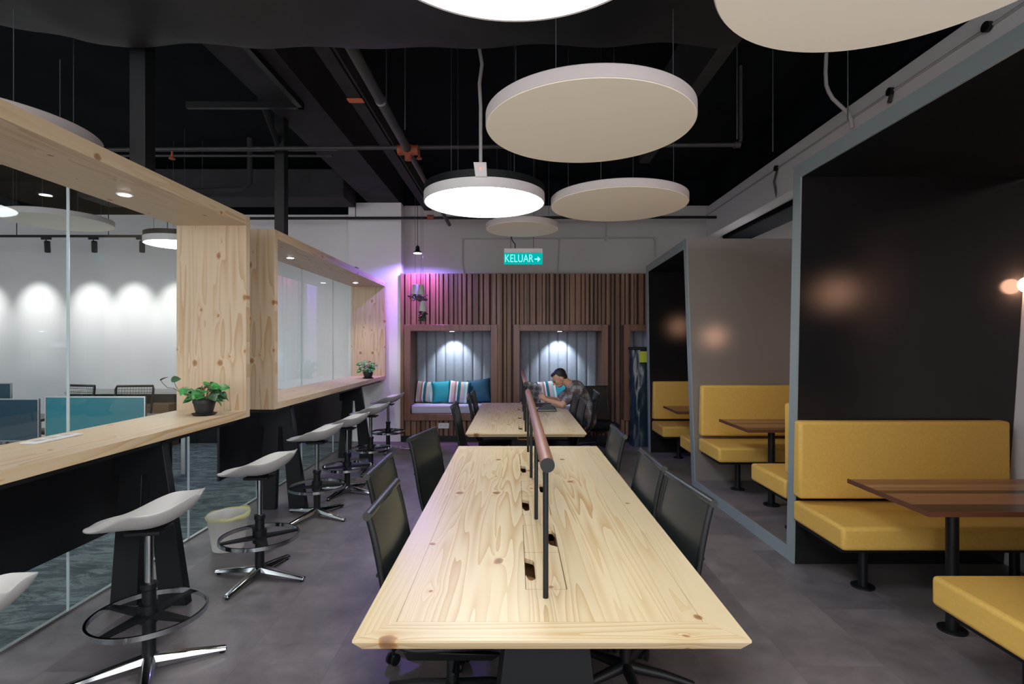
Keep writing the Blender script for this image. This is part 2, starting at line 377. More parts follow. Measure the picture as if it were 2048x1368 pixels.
b=MB(); b.hexa([(3.55,.3,0),(3.60,.3,0),(3.60,8.0,0),(3.55,8.0,0),(3.745,.3,2.8),(3.80,.3,2.8),(3.80,8.0,2.8),(3.745,8.0,2.8)])
struct(b.build('wall_booth_side',M['white']))
b=MB().box(-2.72,-1.86,8.78,9.1,0,3.9); struct(b.build('column',M['whitewall']))
b=MB().box(3.22,3.45,-3.0,9.05,3.39,3.89); struct(b.build('trim_1',M['white'],bevel=.004))
# timber batten wall with three openings
NI=[(-1.687,-.39),(.078,1.40),(1.865,3.15)]; NZ=(.46,1.803); FT=.105
wb=MB()
xs=-1.86; R=random.Random(3)
def inn(x0,x1):
    for a,b_ in NI:
        if x1>a-FT+.01 and x0<b_+FT-.01: return True
    return False
while xs<3.52:
    wd=R.choice([.040,.052,.052,.064,.08]); dp=R.choice([.028,.040,.052,.040]); gap=R.choice([.012,.020,.028,.014])
    x0,x1=xs,xs+wd
    y0=NB-dp+.02; zt=2.74
    if inn(x0,x1):
        wb.box(x0,x1,y0,NB+.02,NZ[1]+FT-.01,zt); wb.box(x0,x1,y0,NB+.02,.10,NZ[0]-FT+.01)
    else: wb.box(x0,x1,y0,NB+.02,.10,zt)
    xs+=wd+gap
struct(wb.build('wall_battens',M['slats'],bevel=.003,seg=1))
bk=MB(); bk.box(-1.86,3.62,NB+.02,NB+.05,NZ[1]+FT-.02,2.74); bk.box(-1.86,3.62,NB+.02,NB+.05,.10,NZ[0]-FT+.02)
ed=[-1.86]+[v for n in NI for v in (n[0]-.02,n[1]+.02)]+[3.62]
for i in range(0,8,2): bk.box(ed[i],ed[i+1],NB+.02,NB+.05,NZ[0]-FT+.02,NZ[1]+FT-.02)
bk.box(-1.86,3.62,NB+.05,9.05,2.70,2.738)
struct(bk.build('wall_timber_backing',M['slatback']))
b=MB().box(-1.86,3.55,NB+.0,NB+.03,0,.10); struct(b.build('baseboard_back',M['black']))
# niches
def niche(x0,x1,label,lamp=True):
    z0,z1=NZ; t=thing('seating_niche',label,'seating niche',((x0+x1)/2,NB,0),0,'upholstered seating niches in the timber wall'); h=(x1-x0)/2
    f=MB(); ya,yb=-.075,.5
    f.box(-h-FT,-h,ya,.02,z0-FT,z1+FT); f.box(h,h+FT,ya,.02,z0-FT,z1+FT); f.box(-h,h,ya,.02,z1,z1+FT); f.box(-h,h,ya,.02,z0-FT,z0)
    f.box(-h-.02,-h,.02,yb,z0-.02,z1+.02); f.box(h,h+.02,.02,yb,z0-.02,z1+.02); f.box(-h,h,.02,yb,z1,z1+.02); f.box(-h,h,.02,yb,z0-.02,z0)
    f.build('frame',M['niche'],t,bevel=.004,seg=1)
    n=8; cw=2*h/n
    def fn(u,v):
        x=-h+2*h*u; ph=(u*n)%1.0
        d=.030*(1-abs(2*ph-1)**5)
        return (x,.475-d,z0+.12+(z1-z0-.12)*v)
    g=MB().grid(fn,n*14+1,6)
    g.box(-h,h,.476,.5,z0,z1)
    g.build('back_upholstery',M['grey_fabric'],t)
    s=MB().box(-h+.005,h-.005,-.04,.47,z0+.001,z0+.14); s.build('seat_cushion',M['seat_fabric'],t,bevel=.025,seg=3)
    d=MB().lathe([(.035,0),(.045,.0),(.045,-.006),(.036,-.006)],(0,.12,z1+.001),20); dl=d.build('downlight',M['lampwhite'],t)
    MB().cyl((0,.12,z1-.007),.034,0,.003,20).build('lens',M['tiny'],dl)
    light('SPOT','niche_spot',(0,.17,z1-.02),26,(.80,.88,1),dl,.02,84,.55,(math.radians(24),0,0))
    return t
niche(*NI[0],'walnut framed seating niche with four cushions, left of the timber wall')
niche(*NI[1],'walnut framed seating niche behind the man at the table')
niche(*NI[2],'walnut framed seating niche mostly hidden behind the booths, with a wrapped item in front')

def cushion(name_mat,label,x,z,yaw,roll,size=.37,dep=.13,y=None,tilt=14):
    def pil(sgn):
        def fn(u,v):
            a=2*u-1; b_=2*v-1
            pin=1-.10*(1-abs(a))*0-0.06*(1-abs(b_)**2)*abs(a)**6
            X=a*(1-.07*(1-b_*b_))*size/2; Z=b_*(1-.07*(1-a*a))*size/2
            th=dep/2*(max(0,(1-a**4))*max(0,(1-b_**4)))**.55
            return (X,sgn*th,Z)
        return fn
    m=MB().grid(pil(1),22,22); m.grid(pil(-1),22,22)
    o=m.build('cushion',M[name_mat],None,smooth=180)
    bm=bmesh.new(); bm.from_mesh(o.data); bmesh.ops.remove_doubles(bm,verts=bm.verts,dist=.0006); bmesh.ops.recalc_face_normals(bm,faces=bm.faces); bm.to_mesh(o.data); bm.free()
    rt=math.radians
    o.rotation_euler=(rt(-tilt),rt(roll),rt(yaw)); o.location=(x,y if y else NB+.32,z)
    tag(o,label,'cushion','cushions on the niche seats'); return o
cushion('stripe','striped pink and teal cushion at the left end of the left niche',-1.50,.785,-8,2)
cushion('cyan','plain turquoise cushion between two striped ones in the left niche',-1.21,.79,6,-4,y=NB+.27)
cushion('stripe','striped pink and teal cushion between the turquoise and the navy one',-.93,.79,4,5,.38,y=NB+.21)
cushion('navy','plain deep blue cushion at the right end of the left niche',-.60,.80,-10,-8,.41,y=NB+.30)
cushion('plaid','brown plaid cushion beside the rail end in the middle niche',.30,.78,-10,8,.36,y=NB+.25)
cushion('stripe','striped pink and teal cushion behind the hands of the man',.55,.79,8,-6,.38,y=NB+.26)
cushion('cyan','turquoise cushion behind the face of the man',.82,.77,-6,12,.36,y=NB+.27)
# wrapped item before niche 3
t=thing('wrapped_bundle','tall dark blue wrapped bundle with a yellow green label standing by the far booth','wrapped item',(2.05,8.45,0))
def wf(u,v):
    a=2*PI*u; r=1+.05*math.sin(7*a+9*v)+.03*math.sin(13*a-20*v)
    return (.23*r*math.copysign(abs(math.cos(a))**.5,math.cos(a)),.14*r*math.copysign(abs(math.sin(a))**.5,math.sin(a)),1.53*v*(1 if v<.98 else .995))
m=MB().grid(wf,49,26); m.add([wf(i/48,1) for i in range(48)],[tuple(range(48))]); m.build('cover',M['wrap'],t,smooth=180)
MB().box(-.13,.10,-.172,-.155,1.31,1.48).build('label',M['label_y'],t)
MB().box(-.24,.24,-.165,.165,1.50,1.545).build('strap',M['black'],t,bevel=.01)
# socket under niche
t=thing('wall_socket','white double wall socket under the left seating niche','socket',(-1.155,NB-.045,.27))
MB().box(-.088,.088,-.008,.012,-.045,.045).build('plate',M['socket'],t,bevel=.004)
for x in (-.044,.044):
    s=MB(); s.box(x-.012,x-.008,-.0095,-.008,-.006,.006); s.box(x+.008,x+.012,-.0095,-.008,-.006,.006); s.box(x-.002,x+.002,-.0095,-.008,.008,.018); s.build('socket_slots',M['black'],t)
    MB().box(x+.018,x+.026,-.011,-.008,.022,.034).build('switch',M['socket'],t)

# ================================================================== GLASS PARTITION + COUNTER FRAMES
GX=-2.66
gy=[.88,2.04,3.20,4.38,5.54,6.70,7.86,8.78]
for i in range(-1,len(gy)-1):
    a=gy[i] if i>=0 else -.3; b_=gy[i+1]
    g=MB().box(GX-.006,GX+.006,a+.002,b_-.002,.012,2.58); o=struct(g.build('window_%d'%(i+2),M['glass']))
    MB().box(GX-.008,GX+.008,b_-.003,b_+.003,.012,2.58).build('glass_joint',M['joint'],o)
    MB().box(GX-.014,GX+.014,a,b_,0,.014).build('floor_channel',M['steel'],o)
def counter(y0,y1,legs,lamps,posts,label):
    t=thing('window_counter',label,'window counter',(-2.1,y0,0),0,'pine box frames with counters'); L=y1-y0; D=-.545
    ct=MB().box(D,0,0,L,1.022,1.077)
    # chunky pieces: front fascia uses its own grain
    MB().box(D,-.002,.06,L-.06,1.0235,1.0775).build('counter_top',M['pine_y'],t)
    MB().box(-.002,0,.0602,L-.0602,1.0222,1.0775).build('counter_fascia',M['pine_yz'],t)
    MB().box(D,-.002,.06,L-.06,2.523,2.598).build('top_panel',M['pine_y'],t)
    MB().box(-.002,0,.0602,L-.0602,2.5225,2.60).build('top_fascia',M['pine_yz'],t)
    for k,(a,c) in enumerate(((0,.06),(L-.06,L))):
        MB().box(D,0,a,c,1.022,2.60).build('end_panel',M['pine_z'],t,bevel=.002,seg=1)
    MB().box(D-.0+.03,D+.05,.02,L-.19,.39,1.021).build('modesty_panel',M['black_satin'],t)
    MB().box(D+.05,-.06,.10,L-.10,.985,1.021).build('support_rail',M['black_satin'],t)
    for ly in legs:
        y=ly-y0
        for s in (0,1):
            if s: poly=[(-.075,0),(.095,0),(-.055,1.0),(-.16,1.0)]
            else: poly=[(-.375,0),(-.205,0),(-.17,1.0),(-.30,1.0)]
            MB().prism(poly,'Y',y-.03,y+.03).build('leg',M['black_satin'],t,bevel=.003,seg=1)
        MB().box(-.35,-.06,y-.035,y+.035,.80,1.0).build('leg_bracket',M['black_satin'],t)
    for y in lamps:
        d=MB().lathe([(.034,0),(.046,0),(.046,-.005),(.035,-.006)],(-.31,y-y0,2.5228),20).build('downlight',M['lampwhite'],t)
        MB().cyl((-.31,y-y0,2.5148),.033,0,.002,20).build('lens',M['tiny'],d)
        light('SPOT','counter_spot',(-.31,y-y0,2.50),16,(1,.96,.9),d,.03,100,.7)
    return t
counter(.22,4.26,[.9,3.31],[1.1,3.32],[],'near knotty pine box frame with counter, pothos and socket plate on it')
counter(4.70,8.76,[5.2,7.54],[5.77,8.13],[],'far knotty pine box frame with counter, ending at the white column')
for (y,lb) in ((3.45,'black ceiling post rising from the near pine frame'),(5.5,'black ceiling post rising from the far pine frame')):
    t=thing('hanging_post',lb,'post',(-2.39,y,2.598),0,'black posts between frames and ceiling')
    MB().box(-.05,.05,-.05,.05,.012,1.76).build('post',M['black'],t,bevel=.004)
    MB().box(-.09,.09,-.09,.09,0,.012).build('base_plate',M['black'],t)
    MB().tube([(-.02,-.0,1.0),(-.02,-.75,1.6)],.03,8).build('brace',M['black'],t)
t=thing('hanging_post','short black bracket on top of the far pine frame near the column','bracket',(-2.33,7.75,2.598)); MB().box(-.06,.06,-.05,.05,0,.10).build('bracket',M['black'],t)
# counter socket plate
t=thing('counter_socket','long white socket plate lying on the near pine counter at the glass','socket',(-2.52,2.93,1.0775))
MB().box(-.045,.045,-.15,.15,0,.010).build('plate',M['socket'],t,bevel=.003)
for k in range(3): MB().box(-.02,.02,-.115+k*.09,-.06+k*.09,.0102,.0115).build('outlet',M['conduit'],t)

# ================================================================== BOOTHS
t=thing('booth_enclosure','grey edged ribbon of partitions folding over and under the three booths','booth partitions',(2.0,1.9,0))
XR=3.56
P=[(1.90,2.03,2.085,2.91,'panel_taupe','panel_black'),(3.90,2.03,2.085,2.91,'panel_black','panel_taupe'),(5.89,1.983,1.887,2.75,'panel_taupe','panel_black'),(7.89,1.99,1.957,2.75,'panel_black','panel_taupe')]
ox,oy=2.0,1.9
def slope(z): return 3.545+.07*z
for (y,xb,xt,h,m1,m2) in P:
    for (ya,yb,mm) in ((y,y+.048,m1),(y+.052,y+.10,m2)):
        g=MB().hexa([(xb-ox,ya-oy,0),(slope(0)-ox,ya-oy,0),(slope(0)-ox,yb-oy,0),(xb-ox,yb-oy,0),(xt-ox,ya-oy,h),(slope(h)-ox,ya-oy,h),(slope(h)-ox,yb-oy,h),(xt-ox,yb-oy,h)])
        g.build('partition_panel',M[mm],t)
    e=.012; g=MB().hexa([(xb-e-ox,y-oy,0),(xb-ox,y-oy,0),(xb-ox,y+.10-oy,0),(xb-e-ox,y+.10-oy,0),(xt-e-ox,y-oy,h),(xt-ox,y-oy,h),(xt-ox,y+.1-oy,h),(xt-e-ox,y+.1-oy,h)])
    g.build('edge_strip',M['edge'],t)
def slab(ya,yb,xa,xb,z0,z1,mm,nm):
    MB().hexa([(xa-ox,ya-oy,z0),(slope(z0)-ox,ya-oy,z0),(slope(z0)-ox,yb-oy,z0),(xb-ox,yb-oy,z0),(xa-ox,ya-oy,z1),(slope(z1)-ox,ya-oy,z1),(slope(z1)-ox,yb-oy,z1),(xb-ox,yb-oy,z1)]).build(nm,M[mm],t)
    e=.012; MB().hexa([(xa-e-ox,ya-oy,z0),(xa-ox,ya-oy,z0),(xb-ox,yb-oy,z0),(xb-e-ox,yb-oy,z0),(xa-e-ox,ya-oy,z1),(xa-ox,ya-oy,z1),(xb-ox,yb-oy,z1),(xb-e-ox,yb-oy,z1)]).build('edge_strip',M['edge'],t)
slab(2.0,3.90,2.085,2.085,2.81,2.91,'black_ceil','top_slab')
slab(5.99,7.89,1.887,1.957,2.65,2.75,'black_ceil','top_slab')
slab(4.0,5.89,2.03,1.983,0,.10,'floor','floor_slab')

GB='mustard booth benches'
def mkbench():
    t=thing('booth_bench','','bench',(0,0,0),0,GB)
    MB().box(-.79,.74,-.62,-.03,.33,.475).build('seat',M['yellow'],t,bevel=.022,seg=3)
    m=MB().hexa([(-.79,-.125,.505),(.70,-.125,.505),(.70,-.02,.505),(-.79,-.02,.505),(-.78,-.11,1.05),(.71,-.11,1.05),(.71,-.02,1.05),(-.78,-.02,1.05)])
    m.build('backrest',M['yellow'],t,bevel=.022,seg=3)
    MB().box(-.76,.70,-.56,-.03,.30,.329).build('seat_base',M['black'],t)
    for x in (-.5,.5):
        l=MB().cyl((x,-.36,0),.028,.008,.31,16); l.cyl((x,-.36,0),.07,0,.010,24); l.build('pedestal_leg',M['black'],t)
    return t
bn=mkbench()
BL=[(3.90,0,0,'mustard bench against the near black partition, behind the nearest walnut table'),
    (2.0,PI,0,'nearest mustard bench, cut off by the right edge of the picture'),
    (5.89,0,.10,'mustard bench against the taupe partition in the middle booth'),
    (4.0,PI,.10,'mustard bench backing onto the near black partition in the middle booth'),
    (7.89,0,0,'mustard bench against the farthest black partition'),
    (5.99,PI,0,'mustard bench in the far booth backing onto the taupe partition')]
for i,(y,r,z,lb) in enumerate(BL):
    x=2.79 if r==0 else 2.765
    if i==0: bn.location=(x,y,z); bn['label']=lb
    else: dup(bn,(x,y,z),r,lb)
def mktable():
    t=thing('booth_table','','table',(0,0,0),0,'walnut booth tables')
    MB().box(0,1.40,-.33,.33,.715,.74).build('tabletop',M['wal_table'],t,bevel=.002,seg=1)
    MB().box(-.008,0,-.338,.338,.7145,.7405).build('edge_band',M['wal_edge'],t)
    MB().box(-.0,1.40,-.338,-.33,.7145,.7405).build('edge_band',M['wal_edge'],t)
    for x in (.32,1.10):
        c=MB().cyl((x,-.08,0),.031,.01,.70,20); c.cyl((x,-.08,0),.07,0,.012,24); c.box(x-.09,x+.09,-.17,.01,.698,.715); c.build('pedestal',M['black'],t)
    return t
bt=mktable(); bt.location=(2.12,3.08,0); bt['label']='nearest walnut strip booth table, cut off by the right edge'
dup(bt,(2.06,5.07,.10),0,'walnut booth table in the middle booth before the taupe partition')
dup(bt,(2.05,7.07,0),0,'walnut booth table in the farthest booth')
# globe wall lamps in the booths
def globe(x,y,z,label,s,ax,en):
    t=thing('globe_lamp',label,'wall lamp',(x,y,z),0,'warm globe lamps in the booths')
    if ax=='Y': MB().lathe([(.045,-.02),(.045,0),(.02,.005),(.02,.03)],(0,0,0),20,'Y').build('wall_plate',M['black'],t); c=(0,.085,0)
    else: MB().lathe([(.045,.02),(.045,0),(.02,-.005),(.02,-.03)],(0,0,0),20,'X').build('wall_plate',M['black'],t); c=(-.032,0,0)
    MB().ball(c,s,20,14).build('globe',M['globe'],t,smooth=180)
    return t
globe(3.40,2.02,2.13,'warm globe lamp on the nearest partition, out of direct view, seen reflected',.085,'Y',0)
globe(3.688,3.835,2.02,'warm globe lamp on the white side wall at the right edge','' or .055,'X',0)
globe(2.85,4.02,1.70,'warm globe lamp on the back of the near black partition',.075,'Y',0)
globe(2.95,6.01,1.90,'warm globe lamp on the back of the taupe partition',.075,'Y',0)
# ================================================================== CEILING SERVICES
def thing1(name,m,matn,label,cat,group=None,**k):
    return tag(m.build(name,M[matn],None,**k),label,cat,group)
# beams
struct(MB().box(-2.40,-1.88,3.2,9.1,3.9,4.35).build('ceiling_beam',M['dark_beam']),'wide dark grey ceiling beam running to the white column','beam')
struct(MB().box(1.50,1.62,1.5,6.5,3.78,4.35).build('ceiling_beam',M['dark_beam']),'narrow dark beam above the right discs','beam')
struct(MB().box(3.2,5.9,-3,9.05,3.92,4.35).build('ceiling_beam',M['black_ceil']),'black beam above the white bulkhead','beam')
# big duct across
def duct():
    pts=[]; 
    def fn(u,v):
        a=2*PI*v; x=-3.25+4.6*u
        sag=.02*math.sin(u*9)+.012*math.sin(u*31+2*a)
        cy=2.66; hy=.72; hz=.32
        c,s=math.cos(a),math.sin(a); e=.28
        zz=3.72+hz*math.copysign(abs(s)**e,s)+(sag*.5 if s<0 else 0)+(.16*max(0,1-u*7) if s<0 else 0)
        return (x,cy+hy*math.copysign(abs(c)**e,c)+.02*math.sin(u*40),zz)
    m=MB().grid(fn,60,40)
    m.add([fn(0,i/39) for i in range(39)],[tuple(range(39))]); m.add([fn(1,i/39) for i in range(39)],[tuple(range(39))])
    return m
thing1('air_duct',duct(),'duct','large black foil wrapped air duct crossing the ceiling nearest the camera','air duct',smooth=60)
thing1('air_duct',MB().box(3.47,3.92,2.0,9.0,3.33,3.82),'black_ceil','black rectangular duct behind the white bulkhead','air duct',bevel=.02)
thing1('air_duct',MB().box(-6.5,-2.55,8.0,8.6,3.78,4.2),'dark_beam','dark rectangular duct high above the far glass room','air duct',bevel=.01)
thing1('cable_tray',MB().box(-1.50,-1.38,3.3,8.9,3.80,3.86).box(-1.36,-1.34,3.3,8.9,3.80,3.95),'dark_beam','long narrow dark cable tray beside the round pipe','cable tray')
thing1('cable_tray',MB().box(-2.05,-2.0,2.4,5.1,3.82,3.88).box(-3.1,-2.0,5.06,5.1,3.82,3.88),'black','thin black conduit under the wide beam turning left at its end','conduit')
t=thing('main_pipe','thick grey pipe running away under the ceiling, orange sticker on the tray beside it','pipe',(-1.05,0,3.5))
MB().tube([(0,1.2,0),(0,5.28,0)],.040,16).build('pipe',M['pipe'],t); MB().tube([(0,5.28,0),(0,8.6,0)],.028,16).build('pipe',M['pipe'],t)
for y in (3.2,4.2): MB().lathe([(.040,-.012),(.045,-.012),(.045,.012),(.040,.012)],(0,y,0),16,'Y').build('clamp',M['steel'],t); MB().tube([(0.045,y,0),(0.045,y,.85)],.004,6).build('hanger_rod',M['wire'],t)
c=MB().ball((0,5.28,0),(.07,.06,.06)); c.cyl((0,5.28,0),.035,-.10,.05,14); c.lathe([(.05,-.10),(.05,.10)],(0,5.28,0),14,'X'); c.build('coupling',M['rust'],t)
thing1('warning_sticker',MB().box(-1.51,-1.37,4.82,4.90,3.792,3.799),'orange','small orange sticker under the narrow cable tray','sticker')
t=thing('sprinkler_pipe','thin dark pipe crossing the room just behind the large cream disc','pipe',(0,5.33,3.52))
MB().tube([(-4.1,0,0),(2.20,0,0.05),(2.235,0,.09),(2.235,0,.83)],.020,10).build('pipe',M['pipe'],t)
MB().lathe([(.032,-.03),(.032,.03)],(2.20,0,.05),12,'X').build('elbow',M['pipe'],t)
for x,z in ((-3.4,-.09),(-.95,-.09)): 
    MB().lathe([(.008,0.09),(.012,.02),(.026,0.012),(.03,0.0),(.006,-.01)],(x,0,z),14).build('sprinkler_head',M['rust'],t)
t=thing('sprinkler_pipe','black pipe crossing in front of the white rear wall','pipe',(0,8.6,3.62))
MB().tube([(-4.6,0,-.02),(3.3,0,-.0),(3.32,0,.03),(3.32,0,.7)],.022,10).build('pipe',M['black'],t)
for x in (-2.55,-.4): MB().tube([(x,0,0),(x,0,.7)],.006,6).build('hanger_rod',M['black'],t)
MB().lathe([(.04,-.05),(.04,.05)],(-1.35,0,-.0),12,'X').build('coupling',M['rust'],t)
t=thing('ceiling_conduit','pair of thin grey conduits crossing behind the black posts','conduit',(0,5.9,3.72))
MB().tube([(-5,0,0),(-1.95,0,0)],.014,8).build('conduit',M['pipe'],t); MB().tube([(-5,0,-.06),(-2.0,0,-.06)],.014,8).build('conduit',M['pipe'],t)
t=thing('drain_pipe','grey pipe bending down above the far pine frame','pipe',(0,7.2,3.66))
MB().tube([(-5.0,0,-.03),(-3.65,0,0),(-3.55,0,.08),(-3.55,0,.7)],.035,12).build('pipe',M['dark_beam'],t)
# bulkhead conduit with junction boxes
t=thing('bulkhead_conduit','thin conduit with round boxes along the white bulkhead','conduit',(3.21,0,3.745))
MB().tube([(0,.5,0),(0,9.0,0)],.011,8).build('conduit',M['conduit'],t)
for y in (3.64,4.58,6.58): MB().lathe([(.035,-.03),(.035,0)],(.0,y,0),14,'X').build('junction_box',M['black'],t)
MB().tube([(0,6.58,-.01),(-.03,6.6,-.16),(.02,6.63,-.34)],.014,8).build('drop_cable',M['pipe'],t)
MB().tube([(0,4.58,-.01),(-.02,4.58,-.09)],.018,8).build('drop_cable',M['pipe'],t)
t=thing('flexible_conduit','pale flexible conduit curving down beside the big disc to the bulkhead','conduit',(2.953,5.1,3.64))
MB().tube([(0,0,.71),(-.007,0,.53),(0,0,.41),(.025,0,.345),(.06,0,.285),(.15,0,.20),(.20,0,.15),(.235,0,.08),(.242,0,0)],.018,10).build('conduit',M['conduit'],t)
# rear wall surface conduits
t=thing('wall_conduit','thin surface conduit with drops on the rear wall around the exit sign','conduit',(0,9.03,0))
z=1.6+209/1075*9.03
fx=lambda p:(p-1030)/1075*9.03
for pts in ([(fx(925),0,z),(fx(1310),0,z+.02)],[(fx(925),0,z),(fx(925),0,2.95),(fx(929),0,2.74)],[(fx(1118),0,z),(fx(1114),0,2.74)],[(fx(1212),0,z),(fx(1212),0,3.8)],[(fx(1310),0,z),(fx(1311),0,z-.3)]):
    MB().tube(pts,.011,8).build('conduit',M['conduit'],t)
for p in (925,1118,1212,1310): MB().lathe([(.025,-.02),(.025,.015)],(fx(p),0,z),12,'Y').build('junction_box',M['conduit'],t)
# small ceiling rods seen right of the discs
for (x,y,lb_) in ((1.9,4.6,'threaded rod hanging left of the pale flexible conduit'),(2.35,4.9,'threaded rod hanging behind the pale flexible conduit'),(2.6,4.2,'threaded rod hanging in front of the white bulkhead'),(-.9,4.4,'threaded rod hanging between the round pipe and the centre lamp'),(-4.4,5.2,'threaded rod hanging above the near pine frame by the grey disc')):
    thing1('threaded_rod',MB().tube([(x,y,3.35),(x,y,4.35)],.005,6),'wire',lb_,'rod','threaded rods hanging from the ceiling')

# ================================================================== DISCS AND LAMPS
def disc(x,y,z,r,label,group='cream acoustic discs'):
    t=thing('ceiling_disc',label,'ceiling disc',(x,y,z),0,group)
    MB().lathe([(r-.004,.004),(r,.008),(r,.068),(r-.006,.073),(r-.03,.073),(r-.03,.066),(.001,.066)],(0,0,0),96).build('rim',M['rim'],t,smooth=50)
    MB().lathe([(.002,0),(r*.5,0),(r-.006,0),(r-.004,.0035)],(0,0,0),96).build('felt_face',M['felt'],t)
    for k in range(4):
        a=PI/4+k*PI/2+.3; cx,cy=.8*r*math.cos(a),.8*r*math.sin(a)
        MB().tube([(cx,cy,.07),(cx,cy,4.35-z)],.0022,5).build('hanging_wire',M['wire'],t)
    return t
disc(.43,3.13,2.852,.60,'large cream disc in the middle, nearest whole one')
disc(.92,4.78,2.82,.60,'cream disc right of the lit lamp')
disc(.09,6.67,3.01,.45,'small cream disc farthest away above the exit sign')
disc(1.25,1.66,2.82,.60,'big cream disc cut off by the top right of the picture')
disc(-3.2,3.2,2.83,.60,'grey looking disc above the near pine frame')
disc(-6.1,7.2,3.22,.60,'pale disc seen through the glass at the left edge')
def lamp(x,y,z,r,label,box=True):
    t=thing('pendant_lamp',label,'pendant lamp',(x,y,z),0,'round lit pendant lamps')
    MB().lathe([(r-.012,.010),(r-.010,.0),(r,0),(r,.078),(r-.01,.080),(.001,.080)],(0,0,0),96).build('housing',M['lampwhite'],t,smooth=50)
    MB().lathe([(.002,.081),(r-.004,.081),(r-.004,.14),(.001,.142)],(0,0,0),96).build('top_cover',M['black'],t,smooth=50)
    MB().lathe([(.002,.006),(r*.5,.006),(r-.0125,.006),(r-.0125,.012),(.002,.012)],(0,0,0),96).build('diffuser',M['diffuser'],t)
    if box:
        h=MB().hexa([(-.04,-r-.025,.07),(.05,-r-.025,.07),(.05,-r+.04,.07),(-.04,-r+.04,.07),(-.055,-r-.03,.18),(.045,-r-.03,.18),(.045,-r+.04,.18),(-.055,-r+.04,.18)])
        o=h.build('driver_box',M['lampwhite'],t,bevel=.004); MB().ball((0,-r-.03,.13),.006,8,6).build('indicator_light',M['redled'],o)
        MB().tube([(-.0,-r,.18),(0,-r,.62),(-.01,-r,.8),(.01,-r,.95),(-.02,-r,1.12),(-.01,-r,1.5)],.014,10).build('conduit',M['conduit'],t)
    for k in range(4):
        a=PI/4+k*PI/2; cx,cy=.7*r*math.cos(a),.7*r*math.sin(a)
        MB().tube([(cx,cy,.14),(cx,cy,4.35-z)],.0022,5).build('hanging_wire',M['wire'],t)
    return t
lamp(-.266,4.70,2.82,.525,'lit round pendant lamp in the centre with a driver box and conduit')
lamp(0,1.515,2.82,.525,'lit round pendant lamp overhead, cut off by the top edge',box=False)
lamp(-4.44,7.1,2.90,.40,'lit round lamp in the glass room, partly hidden by the pine upright',box=False)
lamp(-5.2,3.0,2.90,.525,'added round lamp outside the left edge, unseen fill light for the glass room',box=False)  # added out of view to brighten the glass room
lamp(-7.6,6.0,2.90,.525,'unseen added lamp deep in the glass room, brightening its white wall',box=False)  # extra lamp out of frame, put in to lift the far white wall
lamp(.2,-1.3,2.82,.525,'added round lamp behind the camera, unseen fill light for the room',box=False)  # unseen lamp added as fill from the rear

# track lights
t=thing('track_light','black lighting track with spot heads along the far wall of the glass room','track light',(0,8.2,3.22))
MB().box(-9.5,-4.0,-.018,.018,0,.035).build('track',M['black'],t)
for i,x in enumerate((-8.95,-8.05,-7.15,-6.43,-5.7)):
    h=MB(); h.box(-.07,.07,-.016,.016,-.035,0); h.tube([(0,0,-.035),(0,0,-.08)],.008,8)
    h.xf(Matrix.Translation((x,0,0))); o=h.build('adapter',M['black'],t)
    rot=Matrix.Translation((x,.02,-.14))@Matrix.Rotation(math.radians(18),4,'X')@Matrix.Rotation(math.radians(12),4,'Y')
    MB().lathe([(.034,.085),(.038,.08),(.038,-.085),(.032,-.087)],(0,0,0),18).xf(rot).build('spot_head',M['black'],t)
    light('SPOT','track_spot',(x,.05,-.24),46,(1,.95,.90),o,.03,50,1.0,(math.radians(46),0,0))
for x in (-6.2,-5.3,-7.6): MB().tube([(x,0,.035),(x,0,1.1)],.006,6).build('hanger_rod',M['black'],t)

# exit sign
t=thing('exit_sign','green lit exit sign hanging before the rear wall','exit sign',(.112,7.3,2.70))
W=.262
MB().box(-W,W,-.02,.02,.13,.19+.0).build('housing',M['lampwhite'],t,bevel=.003)
MB().box(-W,W,-.006,.006,-.025,.13).build('sign_face',M['signgreen'],t)
def text(s,size,mt,name,loc,parent,rot=(PI/2,0,0),ext=.001,sx=1):
    cu=bpy.data.curves.new(name,'FONT'); cu.body=s; cu.size=size; cu.extrude=ext; cu.align_x='CENTER'; cu.align_y='CENTER'
    o=bpy.data.objects.new(name,cu); C.objects.link(o); dg=bpy.context.evaluated_depsgraph_get()
    me=bpy.data.meshes.new_from_object(o.evaluated_get(dg)); bpy.data.objects.remove(o)
    me.materials.clear(); me.materials.append(mt); q=bpy.data.objects.new(name,me); C.objects.link(q); q.parent=parent; q.location=loc; q.rotation_euler=rot; q.scale=(sx,1,1); return q
text('KELUAR',.150,M['signtext'],'lettering',(-.058,-.0085,.050),t,sx=.72)
ar=MB(); ar.prism([(.155,.055),(.195,.055),(.195,.085),(.235,.045),(.195,.005),(.195,.035),(.155,.035)],'Y',-.0095,-.0065); ar.build('arrow',M['signtext'],t)
for x in (-.17,.14): MB().tube([(x,0,.19),(x,0,1.65)],.004,6).build('hanging_wire',M['wire'],t)
MB().tube([(-.17,0,.40),(-.15,0,.30),(-.11,0,.25),(-.11,0,.19)],.007,6).build('cable',M['black'],t)

